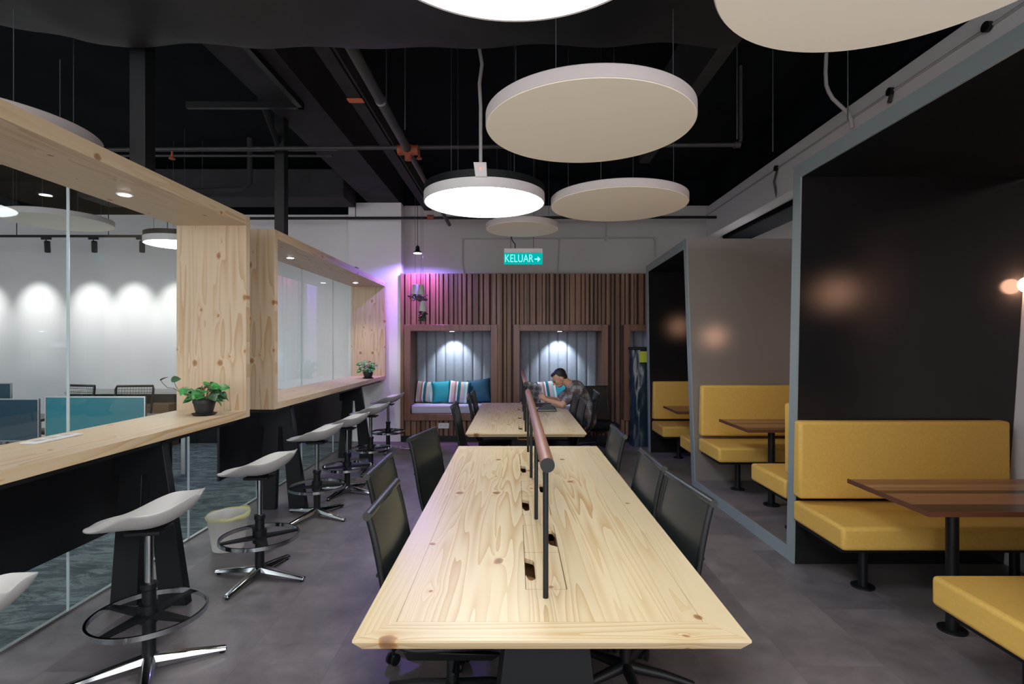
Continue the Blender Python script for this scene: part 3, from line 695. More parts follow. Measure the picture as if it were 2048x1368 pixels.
# grow lamp and hanging planters
t=thing('grow_lamp','small purple glowing grow lamp on a cord above the hanging planters','grow lamp',(-1.53,8.45,3.02))
MB().lathe([(.012,.12),(.03,.10),(.032,.05),(.045,.03),(.068,.012),(.068,0)],(0,0,0),24).build('lamp_body',M['black'],t)
MB().cyl((0,0,-.004),.064,0,.006,24).build('lens',M['grow'],t)
MB().tube([(0,0,.12),(0,0,1.33)],.004,6).build('cord',M['black'],t)
light('SPOT','grow_light',(0,0,-.015),85,(.30,.20,1.0),t,.04,165,.4)
light('SPOT','grow_light',(0,.05,-.02),30,(1.0,.02,.52),t,.04,98,1.0,(math.radians(20),0,0))
def planter(x,z,y,lf,label,seed):
    t=thing('hanging_planter',label,'hanging planter',(x,y,z),0,'upside down white planters'); R=random.Random(seed)
    MB().lathe([(.001,.155),(.038,.155),(.042,.15),(.060,0),(.054,0),(.036,.14)],(0,0,0),24).build('pot',M['plastic_white'],t)
    MB().tube([(0,0,.155),(0,0,4.33-z)],.0025,5).build('hanging_wire',M['wire'],t)
    m=MB()
    for k in range(46):
        a=R.random()*2*PI; r=R.uniform(.02,.10 if lf!='leafdark' else .07); zz=-R.uniform(.005,.10 if lf!='leafdark' else .16); c=Vector((r*math.cos(a),r*math.sin(a),zz)); s=R.uniform(.018,.034)
        d1=Vector((R.uniform(-1,1),R.uniform(-1,1),R.uniform(-1,.2))).normalized(); d2=d1.cross(Vector((R.uniform(-1,1),R.uniform(-1,1),.3))).normalized(); n3=d1.cross(d2)*.15
        m.add([c-d1*s,c+d2*s*.55+n3*s,c+d1*s,c-d2*s*.55+n3*s,c+n3*s*-2],[(0,1,4),(1,2,4),(2,3,4),(3,0,4)])
    m.build('foliage',M[lf],t)
    return t
planter(-1.545,2.36,8.32,'leafpurple','left upper upside down white planter with purple green leaves',1)
planter(-1.435,2.345,8.22,'leafpurple','right upper upside down white planter, tinted purple by the lamp',2)
planter(-1.42,2.10,8.30,'leafdark','lowest upside down white planter with a dark green plant',3)

# ================================================================== BENCH DESKS
WT_=1.158; HW=WT_/2
def desk(y0,L,slots,label):
    t=thing('bench_desk',label,'desk',(.107,y0,0),0,'pine bench desks with black bases'); bw=.105; z1=.74; z0=.706
    f=MB(); xl,xr=-HW+bw+.001,HW-bw-.001; sl,sr=-.070,.076; ya=bw+.001; yb=L-bw-.001
    f.box(xl,sl,ya,yb,z0,z1-.0002); f.box(sr,xr,ya,yb,z0,z1-.0002)
    yy=ya
    for s in slots:
        f.box(sl,sr,yy,s,z0,z1-.0002); yy=s+.67
    f.box(sl,sr,yy,yb,z0,z1-.0002)
    f.build('desktop',M['pine_top'],t)
    def border(p0,p1,p2,p3,mt,nm,od):  # p0,p1 outer; p2,p3 inner ; od outward dir
        O=Vector(od); i=.022
        V=[]
        tops=[Vector((*p,z1)) for p in (p0,p1,p2,p3)]
        mid=[Vector((*p,z1-.007)) for p in (p0,p1)]
        bots=[Vector((*p0,z0-.002)),Vector((*p1,z0-.002)),Vector((*p2,z0-.002)),Vector((*p3,z0-.002))]
        d=(bots[1]-bots[0]).normalized()
        bots[0]=bots[0]-O*i+d*i; bots[1]=bots[1]-O*i-d*i
        MB().add(tops+mid+bots,[(0,1,2,3),(0,4,5,1),(4,6,7,5),(6,9,8,7),(2,8,9,3),(1,5,7,8,2),(0,3,9,6,4)]).build(nm,M[mt],t,smooth=5)
    a=HW; e=.0006
    border((-a+e,0),(a-e,0),(a-bw,bw),(-a+bw,bw),'pine_topX','end_board',(0,-1,0))
    border((a-e,L),(-a+e,L),(-a+bw,L-bw),(a-bw,L-bw),'pine_topX','end_board',(0,1,0))
    border((-a,L-e),(-a,e),(-a+bw,bw),(-a+bw,L-bw),'pine_top','side_board',(-1,0,0))
    border((a,e),(a,L-e),(a-bw,L-bw),(a-bw,bw),'pine_top','side_board',(1,0,0))
    for s in slots:
        g=.0025; l0,l1=sl+g,sr-g
        p=[(l0,s+g),(l1,s+g),(l1,s+.333),(l0,s+.333),(l0,s+.27),(l0+.022,s+.255),(l0+.036,s+.225),(l0+.036,s+.07),(l0+.012,s+.06),(l0,s+.085)]
        p=[(l0,s+g),(l1,s+g),(l1,s+.333),(l0,s+.333),(l0,s+.275),(l0+.030,s+.255),(l0+.036,s+.235),(l0+.036,s+.085),(l0+.022,s+.07),(l0+.010,s+.075),(l0,s+.12)]
        o=MB().prism(p,'Z',.722,.7395).build('flap_lid',M['pine_top'],t,smooth=5)
        q=[(-(x)+l0+l1,2*(s+.335)-y) for x,y in p][::-1]
        MB().prism(q,'Z',.722,.7395).build('flap_lid',M['pine_top'],t,smooth=5)
        tr=MB(); tr.box(sl-.01,sr+.01,s-.01,s+.68,.65,.66); tr.box(sl-.012,sl-.002,s-.01,s+.68,.65,.705); tr.box(sr+.002,sr+.012,s-.01,s+.68,.65,.705)
        tr.build('cable_trough',M['pine_edge'],t)
    ap=MB(); ap.box(-.42,-.37,.25,L-.25,.645,.704); ap.box(.37,.42,.25,L-.25,.645,.704); ap.box(-.42,.42,.22,.27,.645,.704); ap.box(-.42,.42,L-.27,L-.22,.645,.704)
    ap.build('apron',M['black'],t)
    for y in (.22,L-.60):
        MB().prism([(-.21,0),(.21,0),(.135,.645),(-.135,.645)],'Y',y,y+.38).build('pedestal',M['black_satin'],t,bevel=.004)
    MB().box(-.12,.12,.60,L-.60,.30,.64).build('cable_spine',M['black_satin'],t)
    return t
POST=[1.82,2.635,3.45,4.265]
desk(1.556,2.954,[p+.06-1.556 for p in POST[:3]],'near long pine bench desk with inset flaps and knots')
POST2=[5.25,6.03,6.81,7.59]
desk(5.136,2.66,[p+.06-5.136 for p in POST2[:3]],'far pine bench desk where the man sits')
def rail(posts,label):
    y0=posts[0]; t=thing('divider_rail',label,'divider rail',(.104,y0,.74),0,'round walnut rails on black posts')
    r=.0235; z=.471
    MB().lathe([(.001,-.10),(r,-.10),(r,posts[-1]-y0+.05),(.001,posts[-1]-y0+.05)],(0,0,z),32,'Y').build('rail',M['rail'],t)
    for ya,yb in ((-.106,-.1),(posts[-1]-y0+.05,posts[-1]-y0+.056)):
        MB().lathe([(.001,ya),(r*.98,ya),(r*.98,yb),(.001,yb)],(0,0,z),32,'Y').build('end_cap',M['black'],t)
    for p in posts:
        MB().cyl((0,p-y0,0),.0095,0,z-.012,16).build('post',M['black'],t)
    return t
rail(POST,'near round walnut rail on four black posts along the near desk')
rail(POST2,'far round walnut rail along the far desk')

# ================================================================== OFFICE CHAIRS
def mkchair():
    t=thing('office_chair','','office chair',(0,0,0),0,'black leather office chairs')
    prof=[(.245,.395),(.215,.42),(.16,.43),(.05,.425),(-.06,.417),(-.14,.42),(-.187,.45),(-.213,.535),(-.232,.63),(-.25,.735),(-.272,.845),(-.295,.935)]
    # smooth the profile (Catmull-Rom)
    def cr(P,n=5):
        out=[]
        for i in range(len(P)-1):
            p0=P[max(0,i-1)];p1=P[i];p2=P[i+1];p3=P[min(len(P)-1,i+2)]
            for k in range(n):
                s=k/n; out.append(tuple(.5*((2*b)+(c-a)*s+(2*a-5*b+4*c-d)*s*s+(3*b-a-3*c+d)*s**3) for a,b,c,d in zip(p0,p1,p2,p3)))
        return out+[P[-1]]
    S=cr(prof); W=.235
    for s in (-1,1):
        MB().tube([(x,s*(W+.010),z) for x,z in S],[.014]*len(S),10).build('side_frame',M['black'],t)
    n=len(S)
    def off(sg):
        def fn(u,v):
            i=min(n-1,int(round(u*(n-1)))); x,z=S[i]; j=min(n-1,i+1); k=max(0,i-1); tx,tz=S[j][0]-S[k][0],S[j][1]-S[k][1]; l=math.hypot(tx,tz)
            nx,nz=-tz/l,tx/l  # normal
            sag=.014*(1-(2*v-1)**2)
            return (x-(nx)*(sg*.0045)+nx*sag*(-1 if False else -1),(2*v-1)*W,z-(nz)*(sg*.0045)-nz*sag)
        return fn
    k=int(n*.545)
    a=off(1); b_=off(-1)
    def sub(f,lo,hi): return lambda u,v:f(lo+(hi-lo)*u,v)
    for nm,lo,hi in (('seat',0,.52),('backrest',.53,1.0)):
        m=MB().grid(sub(a,lo,hi),30,13); m.grid(sub(b_,lo,hi),30,13)
        m.build(nm,M['leather'],t)
    MB().tube([(-.297,-W-.028,.937),(-.297,W+.028,.937)],.017,14).build('top_roll',M['leather'],t)
    MB().tube([(.243,-W-.02,.395),(.243,W+.02,.395)],.013,12).build('front_bar',M['black'],t)
    MB().tube([(-.262,-W,.70),(-.262,W,.70)],.008,8).build('back_stretcher',M['black'],t)
    u=MB(); u.box(-.13,.14,-.06,.06,.30,.34); u.hexa([(-.16,-.17,.33),(.18,-.17,.33),(.18,.17,.33),(-.16,.17,.33),(-.17,-.225,.395),(.215,-.225,.385),(.215,.225,.385),(-.17,.225,.395)]); u.build('tilt_mechanism',M['black'],t,bevel=.006)
    MB().tube([(.03,-.06,.325),(.03,-.24,.32)],.006,8).build('lever',M['black'],t)
    MB().cyl((0,0,0),.025,.11,.31,16).build('gas_column',M['black'],t)
    for i in range(5):
        a0=2*PI*i/5+.35; d=Vector((math.cos(a0),math.sin(a0),0))
        l=MB().tube([d*.02+Vector((0,0,.125)),d*.17+Vector((0,0,.105)),d*.30+Vector((0,0,.075))],[.026,.020,.014],10)
        o=l.build('base_leg',M['black'],t)
        c=d*.30; pr=Vector((-d.y,d.x,0))
        w=MB()
        for s in (-1,1):
            q=c+pr*s*.017; rot=Matrix.Translation((q.x,q.y,.028))@Matrix.Rotation(a0,4,'Z')
            w.add([rot@Vector(v) for v in MB().lathe([(.020,-.009),(.028,-.006),(.028,.006),(.020,.009)],(0,0,0),16,'Y').v],MB().lathe([(.020,-.009),(.028,-.006),(.028,.006),(.020,.009)],(0,0,0),16,'Y').f)
        w.tube([(c.x,c.y,.03),(c.x,c.y,.075)],.008,8)
        w.build('caster',M['black'],o)
    return t
ch=mkchair()
CH=[(-.27,2.32,0,'nearest black leather chair on the left of the near desk'),
    (-.44,2.93,0,'second black leather chair on the left of the near desk, just behind the nearest'),
    (-.385,3.88,-12,'third black leather chair on the left of the near desk, turned a little'),
    (.505,2.46,180+5,'nearest black leather chair on the right of the near desk'),
    (.49,3.09,180,'second black leather chair on the right of the near desk'),
    (.485,4.07,180,'third black leather chair on the right of the near desk'),
    (-.365,5.86,0,'nearest black chair on the left of the far desk'),
    (-.29,6.75,4,'middle black chair on the left of the far desk'),
    (-.28,7.30,0,'farthest black chair on the left of the far desk'),
    (.50,6.28,180,'nearest black chair on the right of the far desk'),
    (.48,6.82,180,'black chair next to the seated man on the right of the far desk'),
    (1.22,7.95,-80,'empty black chair standing apart behind the seated man')]
for i,(x,y,r,lb) in enumerate(CH):
    if i==0: ch.location=(x,y,0); ch.rotation_euler=(0,0,math.radians(r)); ch['label']=lb
    else: dup(ch,(x,y,0),math.radians(r),lb)
c=dup(ch,(.82,7.40,0),math.radians(178),'black chair the man sits on')

# ================================================================== BAR STOOLS
def mkstool():
    t=thing('bar_stool','','bar stool',(0,0,0),0,'white saddle bar stools')
    x0,x1=-.27,.235
    def hw(x):
        u=(x-x0)/(x1-x0); return (.10+.115*min(1,max(0,(u)/.62))**1.2)*math.sqrt(max(0,1-max(0,(u-.62)/.38)**2.6)) if u>.12 else (.10+.115*(u/.62)**1.2)*math.sqrt(max(0,1-((.12-u)/.12)**2.2))
    def top(x,y,w):
        t_=min(1,max(0,x/.235)); e=min(1,max(0,(x+.21)/.25)); e=e*e*(3-2*e); f=min(1,max(0,(-x-.05)/.22))
        return .728+.09*t_**2.7+.035*t_-.012*f*f+min(1,abs(y)/max(w,.02))**2.2*(.008+.085*e)*(1-.72*t_**1.5)
    rings=[1,.93,.84,.7,.5,.25]; N=56
    def outline():
        o=[]
        for k in range(N):
            a=2*PI*k/N; c=math.cos(a); u=.5+.5*c; x=x0+(x1-x0)*u; w=hw(x); y=w*(1 if math.sin(a)>=0 else -1)
            if abs(math.sin(a))<1e-6: y=0
            o.append((x,y))
        return o
    O=outline(); m=MB(); vs=[]
    for sd in (0,1):
        for r in rings:
            for x,y in O:
                px=-.0+(x)*r; py=y*r; w=max(hw(min(x1-.002,max(x0+.002,px))),.03)
                z=top(px,py,max(w,abs(py)))
                if sd: z-= .011+.016*(1-r**4)
                vs.append((px,py,z))
        vs.append((0,0,top(0,0,.2)-(.030 if sd else 0)))
    nr=len(rings); st=nr*N+1; fs=[]
    for sd in (0,1):
        b0=sd*st
        for i in range(nr-1):
            for k in range(N): fs.append((b0+i*N+k,b0+i*N+(k+1)%N,b0+(i+1)*N+(k+1)%N,b0+(i+1)*N+k))
        for k in range(N): fs.append((b0+(nr-1)*N+k,b0+(nr-1)*N+(k+1)%N,b0+nr*N))
    for k in range(N): fs.append((k,(k+1)%N,st+(k+1)%N,st+k))
    m.add(vs,fs); o=m.build('seat',M['plastic_white'],t,smooth=70); sb=o.modifiers.new('sub','SUBSURF'); sb.levels=1; sb.render_levels=2
    MB().box(-.08,.08,-.07,.07,.680,.698).build('seat_plate',M['black'],t,bevel=.004)
    MB().cyl((0,0,0),.019,.40,.685,20).build('gas_column',M['chrome'],t)
    MB().lathe([(.030,.07),(.030,.40),(.036,.405),(.036,.43),(.020,.435)],(0,0,0),24).build('lower_column',M['black'],t)
    rg=MB()
    rg.lathe([(.243,.268),(.255,.268),(.255,.292),(.243,.292)],(0,0,0),72,close=True); rg.build('foot_ring',M['chrome'],t)
    sp=MB(); sp.cyl((0,0,0),.045,.245,.33,24)
    for i in range(4):
        a=PI/4+i*PI/2; d=Vector((math.cos(a),math.sin(a),0)); p=Vector((-d.y,d.x,0))
        q=[d*.02+p*.035,d*.245+p*.012,d*.245-p*.012,d*.02-p*.035]
        sp.hexa([(v.x,v.y,.272) for v in q]+[(v.x,v.y,.287) for v in q])
    sp.build('ring_spokes',M['black'],t)
    for i in range(4):
        a=i*PI/2; d=Vector((math.cos(a),math.sin(a),0)); p=Vector((-d.y,d.x,0))
        q0=[d*.0+p*.032,d*.335+p*.022,d*.335-p*.022,d*.0-p*.032]
        l=MB(); 
        b0=[Vector((v.x,v.y,z)) for v,z in zip(q0,(.045,.012,.012,.045))]; t0=[Vector((v.x,v.y,z)) for v,z in zip([d*.0+p*.020,d*.335+p*.014,d*.335-p*.014,d*.0-p*.020],(.085,.030,.030,.085))]
        l.hexa(b0+t0); o=l.build('base_leg',M['chrome'],t,bevel=.005,seg=2)
        MB().cyl((d.x*.315,d.y*.315,0),.013,0,.014,12).build('glide',M['black'],o)
    return t
st=mkstool()
SL=[(-1.79,2.63,30,'nearest whole white saddle stool with chrome base'),
    (-1.76,1.62,10,'white saddle stool cut off by the left edge of the picture'),
    (-1.745,3.675,-10,'second whole white saddle stool, right of the waste bin'),
    (-1.83,4.97,-25,'third whole white saddle stool along the counters'),
    (-1.80,5.77,-18,'fourth whole white saddle stool along the counters'),
    (-1.81,6.75,-5,'fifth whole white saddle stool, last but one before the column'),
    (-1.90,8.05,5,'farthest white saddle stool, before the white column')]
for i,(x,y,r,lb) in enumerate(SL):
    # the seat swivels: each stool's seat is turned back toward the counter
    if i==0: s=st; s.location=(x,y,0); s.rotation_euler=(0,0,math.radians(r)); s['label']=lb
    else: s=dup(st,(x,y,0),math.radians(r),lb)
    for c_ in s.children:
        if c_.name.split('.')[0] in('seat','seat_plate'): c_.rotation_euler=(0,0,math.radians(-r+(0 if i else 8)))

# waste bin
t=thing('waste_bin','white waste bin with a pale yellow liner behind the second stool','waste bin',(-2.24,4.20,0))
MB().lathe([(.105,0),(.110,.004),(.150,.262),(.156,.27),(.150,.272),(.143,.262),(.104,.01),(.002,.01)],(0,0,0),48).build('bin_body',M['bin'],t)
def lf(u,v):
    a=2*PI*u; r=.149-.018*v+.004*math.sin(9*a)*v; return (r*math.cos(a),r*math.sin(a),.268-.10*v+.004*math.sin(5*a)*(1-v)+(.028*max(0,math.cos(a-.6))**2)*(1-v))
m=MB().grid(lf,65,8)
def lf2(u,v):
    a=2*PI*u; r=.153+.006*math.sin(3*v)+.002*math.sin(12*a); return (r*math.cos(a),r*math.sin(a),.277-.03*v+.003*math.sin(7*a)+(.028*max(0,math.cos(a-.6))**2)*(1-v))
m.grid(lf2,65,6); m.build('bin_liner',M['liner'],t,smooth=180)

# ================================================================== POTTED PLANTS
def leaf(m,base,tip,wid,droop=.2,up=Vector((0,0,1))):
    b0=Vector(base); d=Vector(tip)-b0; L=d.length; d.normalize(); s=d.cross(up); s=s.normalized() if s.length>.01 else Vector((1,0,0)); n=s.cross(d)
    pr=[(0,.0),(.06,.55),(.22,.95),(.42,1.0),(.65,.78),(.85,.4),(1,0)]
    vs=[]
    for u,wd in pr:
        c=b0+d*L*u-n*(droop*L*u*u); vs+= [c+s*wid*wd*.5+n*.12*wid*wd,c-n*.02*wid,c-s*wid*wd*.5+n*.12*wid*wd]
    fs=[]
    for i in range(len(pr)-1):
        a=i*3; fs+=[(a,a+1,a+4,a+3),(a+1,a+2,a+5,a+4)]
    m.add(vs,fs)
def pot(t,r,h,sq=False):
    MB().lathe([(r*.72,0.012),(r*.96,h*.78),(r,h*.78),(r*1.02,h),(r*.95,h),(r*.92,h*.86),(.002,h*.86)],(0,0,0),32).build('pot',M['pot'],t)
    MB().lathe([(r*.9,0),(r*1.12,.014),(r*1.08,.016),(r*.86,.006),(.002,.006)],(0,0,0),32).build('saucer',M['pot'],t)
    MB().cyl((0,0,0),r*.9,h*.86,h*.90,24).build('soil',M['soil'],t)
t=thing('potted_plant','pothos with a long trailing stem in a black pot on the near pine counter','plant',(-2.27,3.93,1.0775),0)
pot(t,.076,.115); R=random.Random(12); lm=MB(); sm=MB(); ld=MB()
for k in range(34):
    a=R.random()*2*PI; rr=R.uniform(.02,.115); hh=.125+R.uniform(.02,.135)-rr*.5
    top_=Vector((rr*math.cos(a),rr*math.sin(a),hh)); sm.tube([(.02*math.cos(a),.02*math.sin(a),.10),(rr*.5*math.cos(a),rr*.5*math.sin(a),hh*.8),tuple(top_)],.0022,5)
    dirv=Vector((math.cos(a+R.uniform(-.9,.9)),math.sin(a+R.uniform(-.9,.9)),R.uniform(-.7,.35))).normalized()
    leaf(lm if k%3 else ld,top_,top_+dirv*R.uniform(.06,.085),R.uniform(.06,.08),.25,Vector((R.uniform(-.5,.5),-R.uniform(.2,1.2),1)).normalized())
vine=[(-.03,-.02,.11),(-.08,-.03,.13),(-.14,-.05,.165),(-.185,-.06,.20),(-.225,-.07,.205),(-.25,-.08,.235),(-.262,-.09,.262)]
sm.tube(vine,.0025,6); sm.tube([(-.15,-.05,.172),(-.175,-.055,.215),(-.185,-.06,.255)],.0022,5); sm.tube([(-.105,-.04,.145),(-.112,-.05,.20)],.002,5)
leaf(ld,(-.262,-.09,.258),(-.20,-.10,.292),.035,.1); leaf(ld,(-.20,-.07,.262),(-.135,-.06,.268),.050,.05,Vector((0,-1,.5))); leaf(ld,(-.135,-.05,.203),(-.085,-.05,.212),.02,.1)
leaf(ld,(.10,0,.16),(.20,-.03,.135),.03,.3)
lm.build('leaves',M['leaf'],t,smooth=180); ld.build('leaves',M['leafdark'],t,smooth=180); sm.build('stems',M['stem'],t)
t=thing('potted_plant','small bushy plant in black pot on the far pine counter','plant',(-2.20,8.05,1.0775))
pot(t,.075,.10); lm=MB(); sm=MB()
for k in range(60):
    a=R.random()*2*PI; rr=R.uniform(.01,.12); hh=.10+R.uniform(.03,.17)-rr*.3
    top_=Vector((rr*math.cos(a),rr*math.sin(a),hh)); sm.tube([(.01,0,.09),tuple(top_)],.002,5)
    leaf(lm,top_,top_+Vector((math.cos(a),math.sin(a),R.uniform(-.5,.3))).normalized()*R.uniform(.045,.065),.055,.3,Vector((R.uniform(-.4,.4),-.7,1)).normalized())
lm.build('leaves',M['leafmid'],t,smooth=180); sm.build('stems',M['stem'],t)

# ================================================================== GLASS ROOM FURNITURE
def screen(x0,x1,y,z0,z1,mt,label):
    t=thing('desk_screen',label,'desk screen',((x0+x1)/2,y,z0),0,'coloured desk screens'); h=(x1-x0)/2
    MB().box(-h+.012,h-.012,-.006,.006,.012,z1-z0-.012).build('screen_panel',M[mt],t)
    f=MB(); f.box(-h,h,-.012,.012,z1-z0-.012,z1-z0); f.box(-h,h,-.012,.012,0,.012); f.box(-h,-h+.012,-.012,.012,.012,z1-z0-.012); f.box(h-.012,h,-.012,.012,.012,z1-z0-.012)
    f.build('screen_frame',M['steel'],t); return t
screen(-5.15,-4.05,5.9,.50,1.02,'teal','teal frosted desk screen seen through the near glass')
screen(-7.2,-5.35,6.05,.50,.98,'navyscreen','navy desk screen at the left edge behind the glass')
screen(-8.6,-7.02,7.5,.80,1.05,'navyscreen','small navy desk screen farther back at the left edge')
def wdesk(x0,x1,y0,y1,h,label,mt='desk_dark'):
    t=thing('work_desk',label,'desk',((x0+x1)/2,(y0+y1)/2,0),0,'dark work desks in the glass room'); a=(x1-x0)/2; b_=(y1-y0)/2
    MB().box(-a,a,-b_,b_,h-.03,h).build('desktop',M[mt],t,bevel=.003)
    for sx in(-1,1):
        for sy in(-1,1): MB().box(sx*a-.025-sx*.03,sx*a+.025-sx*.03,sy*b_-.025-sy*.03,sy*b_+.025-sy*.03,0,h-.03).build('leg',M['steel'],t)
    return t
wdesk(-5.12,-4.03,5.93,6.63,.738,'dark desk behind the teal screen')
wdesk(-7.2,-5.4,6.08,6.62,.738,'dark desk behind the navy screen at the left'); wdesk(-8.6,-7.0,6.75,7.45,.80-.002,'dark desk farther back at the left edge')
t=thing('sideboard','long black sideboard with a white top against the far wall','sideboard',(-5.0,8.85,0))
MB().box(-2.2,2.2,-.22,.22,0,.79).build('cabinet_body',M['black_satin'],t); MB().box(-2.22,2.22,-.24,.24,.79,.83).build('cabinet_top',M['grey_wall'],t)
t=thing('wooden_cabinet','brown wooden cabinet beside the teal screen','cabinet',(-5.55,8.45,0)); MB().box(-.19,.19,-.13,.13,.0,.66).build('cabinet_body',M['brown'],t,bevel=.004); MB().box(-.16,.16,-.136,-.13,.36,.62).build('drawer',M['brown'],t,bevel=.003)
def mesh_chair():
    t=thing('mesh_chair','','office chair',(0,0,0),0,'mesh backed chairs in the glass room')
    MB().box(-.23,.23,-.22,.22,.42,.48).build('seat',M['black'],t,bevel=.02)
    f=MB(); f.tube([(-.22,.23,.55),(-.24,.27,.98),(-.23,.28,1.02),(.23,.28,1.02),(.24,.27,.98),(.22,.23,.55)],.016,8,closed=True); f.build('back_frame',M['black'],t)
    g=MB()
    for k in range(9): g.tube([(-.225,.235+.04*k/8,.58+.05*k),(.225,.235+.04*k/8,.58+.05*k)],.003,4)
    for k in range(12): g.tube([(-.20+.036*k,.235,.56),(-.20+.036*k,.275,1.01)],.002,4)
    g.build('back_mesh',M['black'],t)
    MB().cyl((0,0,0),.025,.08,.42,12).build('gas_column',M['black'],t)
    for i in range(5):
        a=2*PI*i/5; MB().tube([(0,0,.09),(.28*math.cos(a),.28*math.sin(a),.055)],.016,8).build('base_leg',M['black'],t)
        MB().ball((.28*math.cos(a),.28*math.sin(a),.028),.028,10,8).build('caster',M['black'],t)
    return t
mc=mesh_chair(); mc.location=(-5.15,7.05,0); mc['label']='black mesh chair behind the right part of the teal screen'; mc.rotation_euler=(0,0,.1)
dup(mc,(-6.05,7.15,0),-.25,'black mesh chair between the navy and the teal screens')

# ================================================================== TABLE OBJECTS BY THE MAN
t=thing('black_pouch','black wedge shaped pouch on the far desk before the man','pouch',(.40,6.86,.7405))
MB().prism([(-.125,.0),(.13,.0),(.13,.018),(.08,.075),(-.02,.082),(-.115,.02)],'Y',-.07,.07).build('pouch_body',M['leather'],t,bevel=.008,seg=3)
MB().tube([(-.11,-.073,.016),(.12,-.073,.016)],.003,6).build('zip',M['steel'],t)
thing1('paper_sheet',MB().box(.12,.33,6.98,7.20,.7405,.7425),'paper','white paper lying on the far desk beside the rail','paper')
t=thing('laptop','dark grey laptop lying closed on the far desk beyond the paper','laptop',(.36,7.40,.7405)); MB().box(-.16,.14,-.11,.11,0,.02).build('laptop_base',M['pot'],t,bevel=.004); MB().box(-.16,.14,-.11,.11,.0205,.028).build('laptop_lid',M['dark_beam'],t,bevel=.003)
# ================================================================== THE SEATED MAN
def vox(o,size,sm=2):
    r=o.modifiers.new('remesh','REMESH'); r.mode='VOXEL'; r.voxel_size=size; r.use_smooth_shade=True
    if sm: s=o.modifiers.new('smooth','SMOOTH'); s.factor=.5; s.iterations=sm
    return o
man=thing('person','man in checked shirt leaning over the far desk, looking down at a phone','person',(.82,7.38,0))
ox_,oy_=.82,7.38
def V(x,y,z): return Vector((x-ox_,y-oy_,z))
B=MB()
neck=V(.775,7.36,1.03)
# head frame: face looks toward -X and down
hc=V(.605,7.33,1.125)
RH=Matrix.Rotation(math.radians(8),4,'Z')@Matrix.Rotation(math.radians(-34),4,'Y')   # local -X is the face direction
H=lambda x,y,z:(RH@Vector((x,y,z)))+hc
def hb(c,r,n=16,m=12): B.ball(H(*c),r,n,m,RH)
hb((.012,0,.030),(.098,.076,.090)); hb((-.030,0,-.020),(.066,.060,.075)); hb((-.040,0,-.072),(.042,.042,.038)); hb((.02,0,-.04),(.06,.058,.05))
hb((-.088,0,.022),(.020,.045,.014)); hb((-.060,0,-.075),(.030,.030,.028))
B.cap(H(-.094,0,.010),H(-.112,0,-.026),.009,.013); hb((-.104,.011,-.030),(.011,.009,.008)); hb((-.104,-.011,-.030),(.011,.009,.008))
hb((-.092,0,-.052),(.012,.024,.006)); hb((-.090,0,-.063),(.012,.021,.007))
for s in (-1,1):
    hb((.014,s*.078,-.008),(.020,.010,.032)); hb((-.055,s*.040,-.018),(.026,.022,.024))
B.cap(H(.035,0,-.045),V(.80,7.37,1.00),.056,.066)
# torso
B.cap(V(.83,7.37,.96),V(.93,7.38,.72),.125,.135); B.cap(V(.93,7.38,.72),V(.95,7.38,.54),.135,.15)
B.cap(V(.825,7.22,.975),V(.825,7.54,.975),.075,.075)
sh={-1:V(.815,7.19,.965),1:V(.815,7.56,.965)}
el={-1:V(.625,7.10,.792),1:V(.60,7.60,.792)}
wr={-1:V(.425,7.20,.845),1:V(.41,7.44,.850)}
for s in (-1,1):
    B.cap(sh[s],el[s],.054,.043); B.cap(el[s],wr[s],.042,.027)
    w=wr[s]; d=(V(.345,7.30+s*.03,.885)-w).normalized(); side=Vector((0,0,1)).cross(d).normalized()*(-s); up=d.cross(side)*(-s if False else 1)
    palm=w+d*.055; B.cap(w+d*.015,w+d*.075,.026,.030); B.cap(w+d*.07+Vector((0,0,.022)),w+d*.07-Vector((0,0,.022)),.018,.018); B.cap(w+d*.03+side*.012,w+d*.08+side*.016,.020,.020); B.cap(w+d*.03-side*.012,w+d*.08-side*.016,.020,.020)
    for k,(o_,L) in enumerate(((-.037,.060),(-.012,.070),(.013,.066),(.036,.052))):
        upv=Vector((0,0,1)); b0=w+d*.090+upv*o_*.9+side*.004
        k1=b0+d*L*.55+side*(-.010); k2=k1+(d*.55-side*.0+Vector((0,-s*.9,0)).normalized()*.7).normalized()*L*.50; k3=k2+(Vector((.3,-s*1,.05))).normalized()*L*.30
        B.cap(b0,k1,.0095,.009); B.cap(k1,k2,.009,.0082); B.cap(k2,k3,.0082,.0072)
    tb=w+d*.03+Vector((0,0,.028)); t1=tb+(d*.5+Vector((-.3,-s*.3,.6))).normalized()*.045; t2=t1+(d+Vector((0,-s*.5,-.1))).normalized()*.033
    B.cap(tb,t1,.013,.0105); B.cap(t1,t2,.0105,.0085)
# legs skin core
for s in (-1,1):
    hip=V(.90,7.38+s*.10,.545); kn=V(.46,7.38+s*.13,.545); an=V(.50,7.38+s*.13,.09)
    B.cap(hip,kn,.085,.062); B.cap(kn,an,.060,.040); B.cap(an+Vector((.02,0,-.03)),an+Vector((-.16,0,-.045)),.038,.03)
body=B.build('body',M['skin'],man,smooth=180); vox(body,.0038,2)
# eyes, brows
for s in (-1,1):
    MB().ball(H(-.086,s*.032,.002),(.009,.011,.008),12,8,RH).build('eye',M['hair'],man,smooth=180)
    MB().cap(H(-.094,s*.016,.030),H(-.083,s*.052,.030),.005,.004,8).build('eyebrow',M['hair'],man,smooth=180)
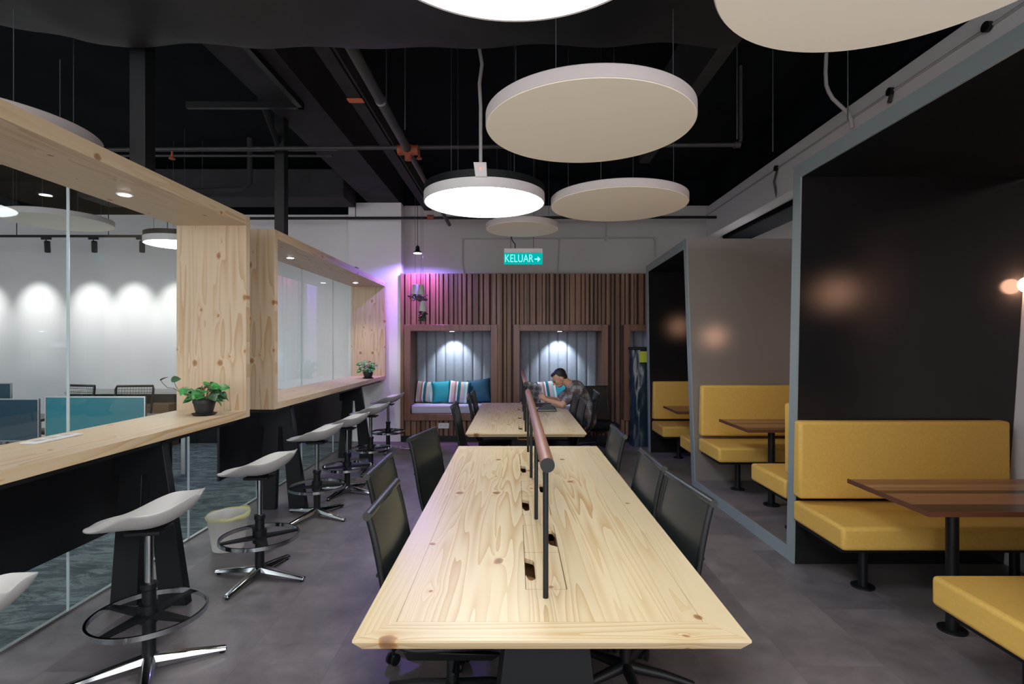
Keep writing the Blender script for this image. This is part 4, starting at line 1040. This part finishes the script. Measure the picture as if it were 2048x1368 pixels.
# hair: short, dark, cropped sides
hr=MB(); hr.ball(H(.034,0,.046),(.092,.081,.082),20,14,RH); hr.ball(H(-.028,0,.088),(.054,.056,.026),16,10,RH); hr.ball(H(.062,0,.0),(.052,.066,.072),16,10,RH)
vox(hr.build('hair',M['hair'],man,smooth=180),.006,2)
# shirt
S_=MB()
S_.cap(V(.825,7.37,.965),V(.935,7.38,.72),.140,.150); S_.cap(V(.935,7.38,.72),V(.96,7.38,.56),.150,.165); S_.cap(V(.835,7.20,.97),V(.835,7.55,.97),.088,.088)
S_.cap(V(.90,7.38,.93),V(1.0,7.38,.70),.10,.11)
for s in (-1,1): S_.cap(sh[s]+Vector((.01,0,0)),sh[s].lerp(el[s],.70),.072,.064)
vox(S_.build('shirt',M['shirt'],man,smooth=180),.009,2)
cl=MB(); cc=V(.765,7.365,1.032); nd=(H(.035,0,-.045)-V(.80,7.37,1.0)).normalized(); q=Vector((0,0,1)).rotation_difference(nd).to_matrix().to_4x4()
cl.lathe([(.066,-.025),(.074,-.022),(.076,.006),(.068,.018),(.063,.012)],(0,0,0),28,close=True); cl.xf(Matrix.Translation(cc)@q); cl.build('collar',M['shirt'],man)
# trousers
T_=MB(); T_.cap(V(.96,7.38,.57),V(.86,7.38,.55),.155,.14)
for s in (-1,1):
    hip=V(.90,7.38+s*.10,.548); kn=V(.46,7.38+s*.13,.548); an=V(.50,7.38+s*.13,.11)
    T_.cap(hip,kn,.098,.074); T_.cap(kn,an,.072,.056)
vox(T_.build('trousers',M['jeans'],man,smooth=180),.010,2)
for s in (-1,1):
    sh_=MB(); sh_.cap(V(.53,7.38+s*.13,.045),V(.34,7.38+s*.13,.042),.044,.038); sh_.box(.29-ox_,.57-ox_,7.345+s*.13-oy_,7.415+s*.13-oy_,.0,.02)
    vox(sh_.build('shoe',M['pot'],man,smooth=180),.008,1)
# phone (held)
t=thing('phone','dark phone held between the hands of the man','phone',(.345,7.32,.895))
MB().box(-.004,.004,-.036,.036,-.07,.07).xf(Matrix.Rotation(math.radians(-35),4,'Y')).build('phone_body',M['phone'],t,bevel=.003)
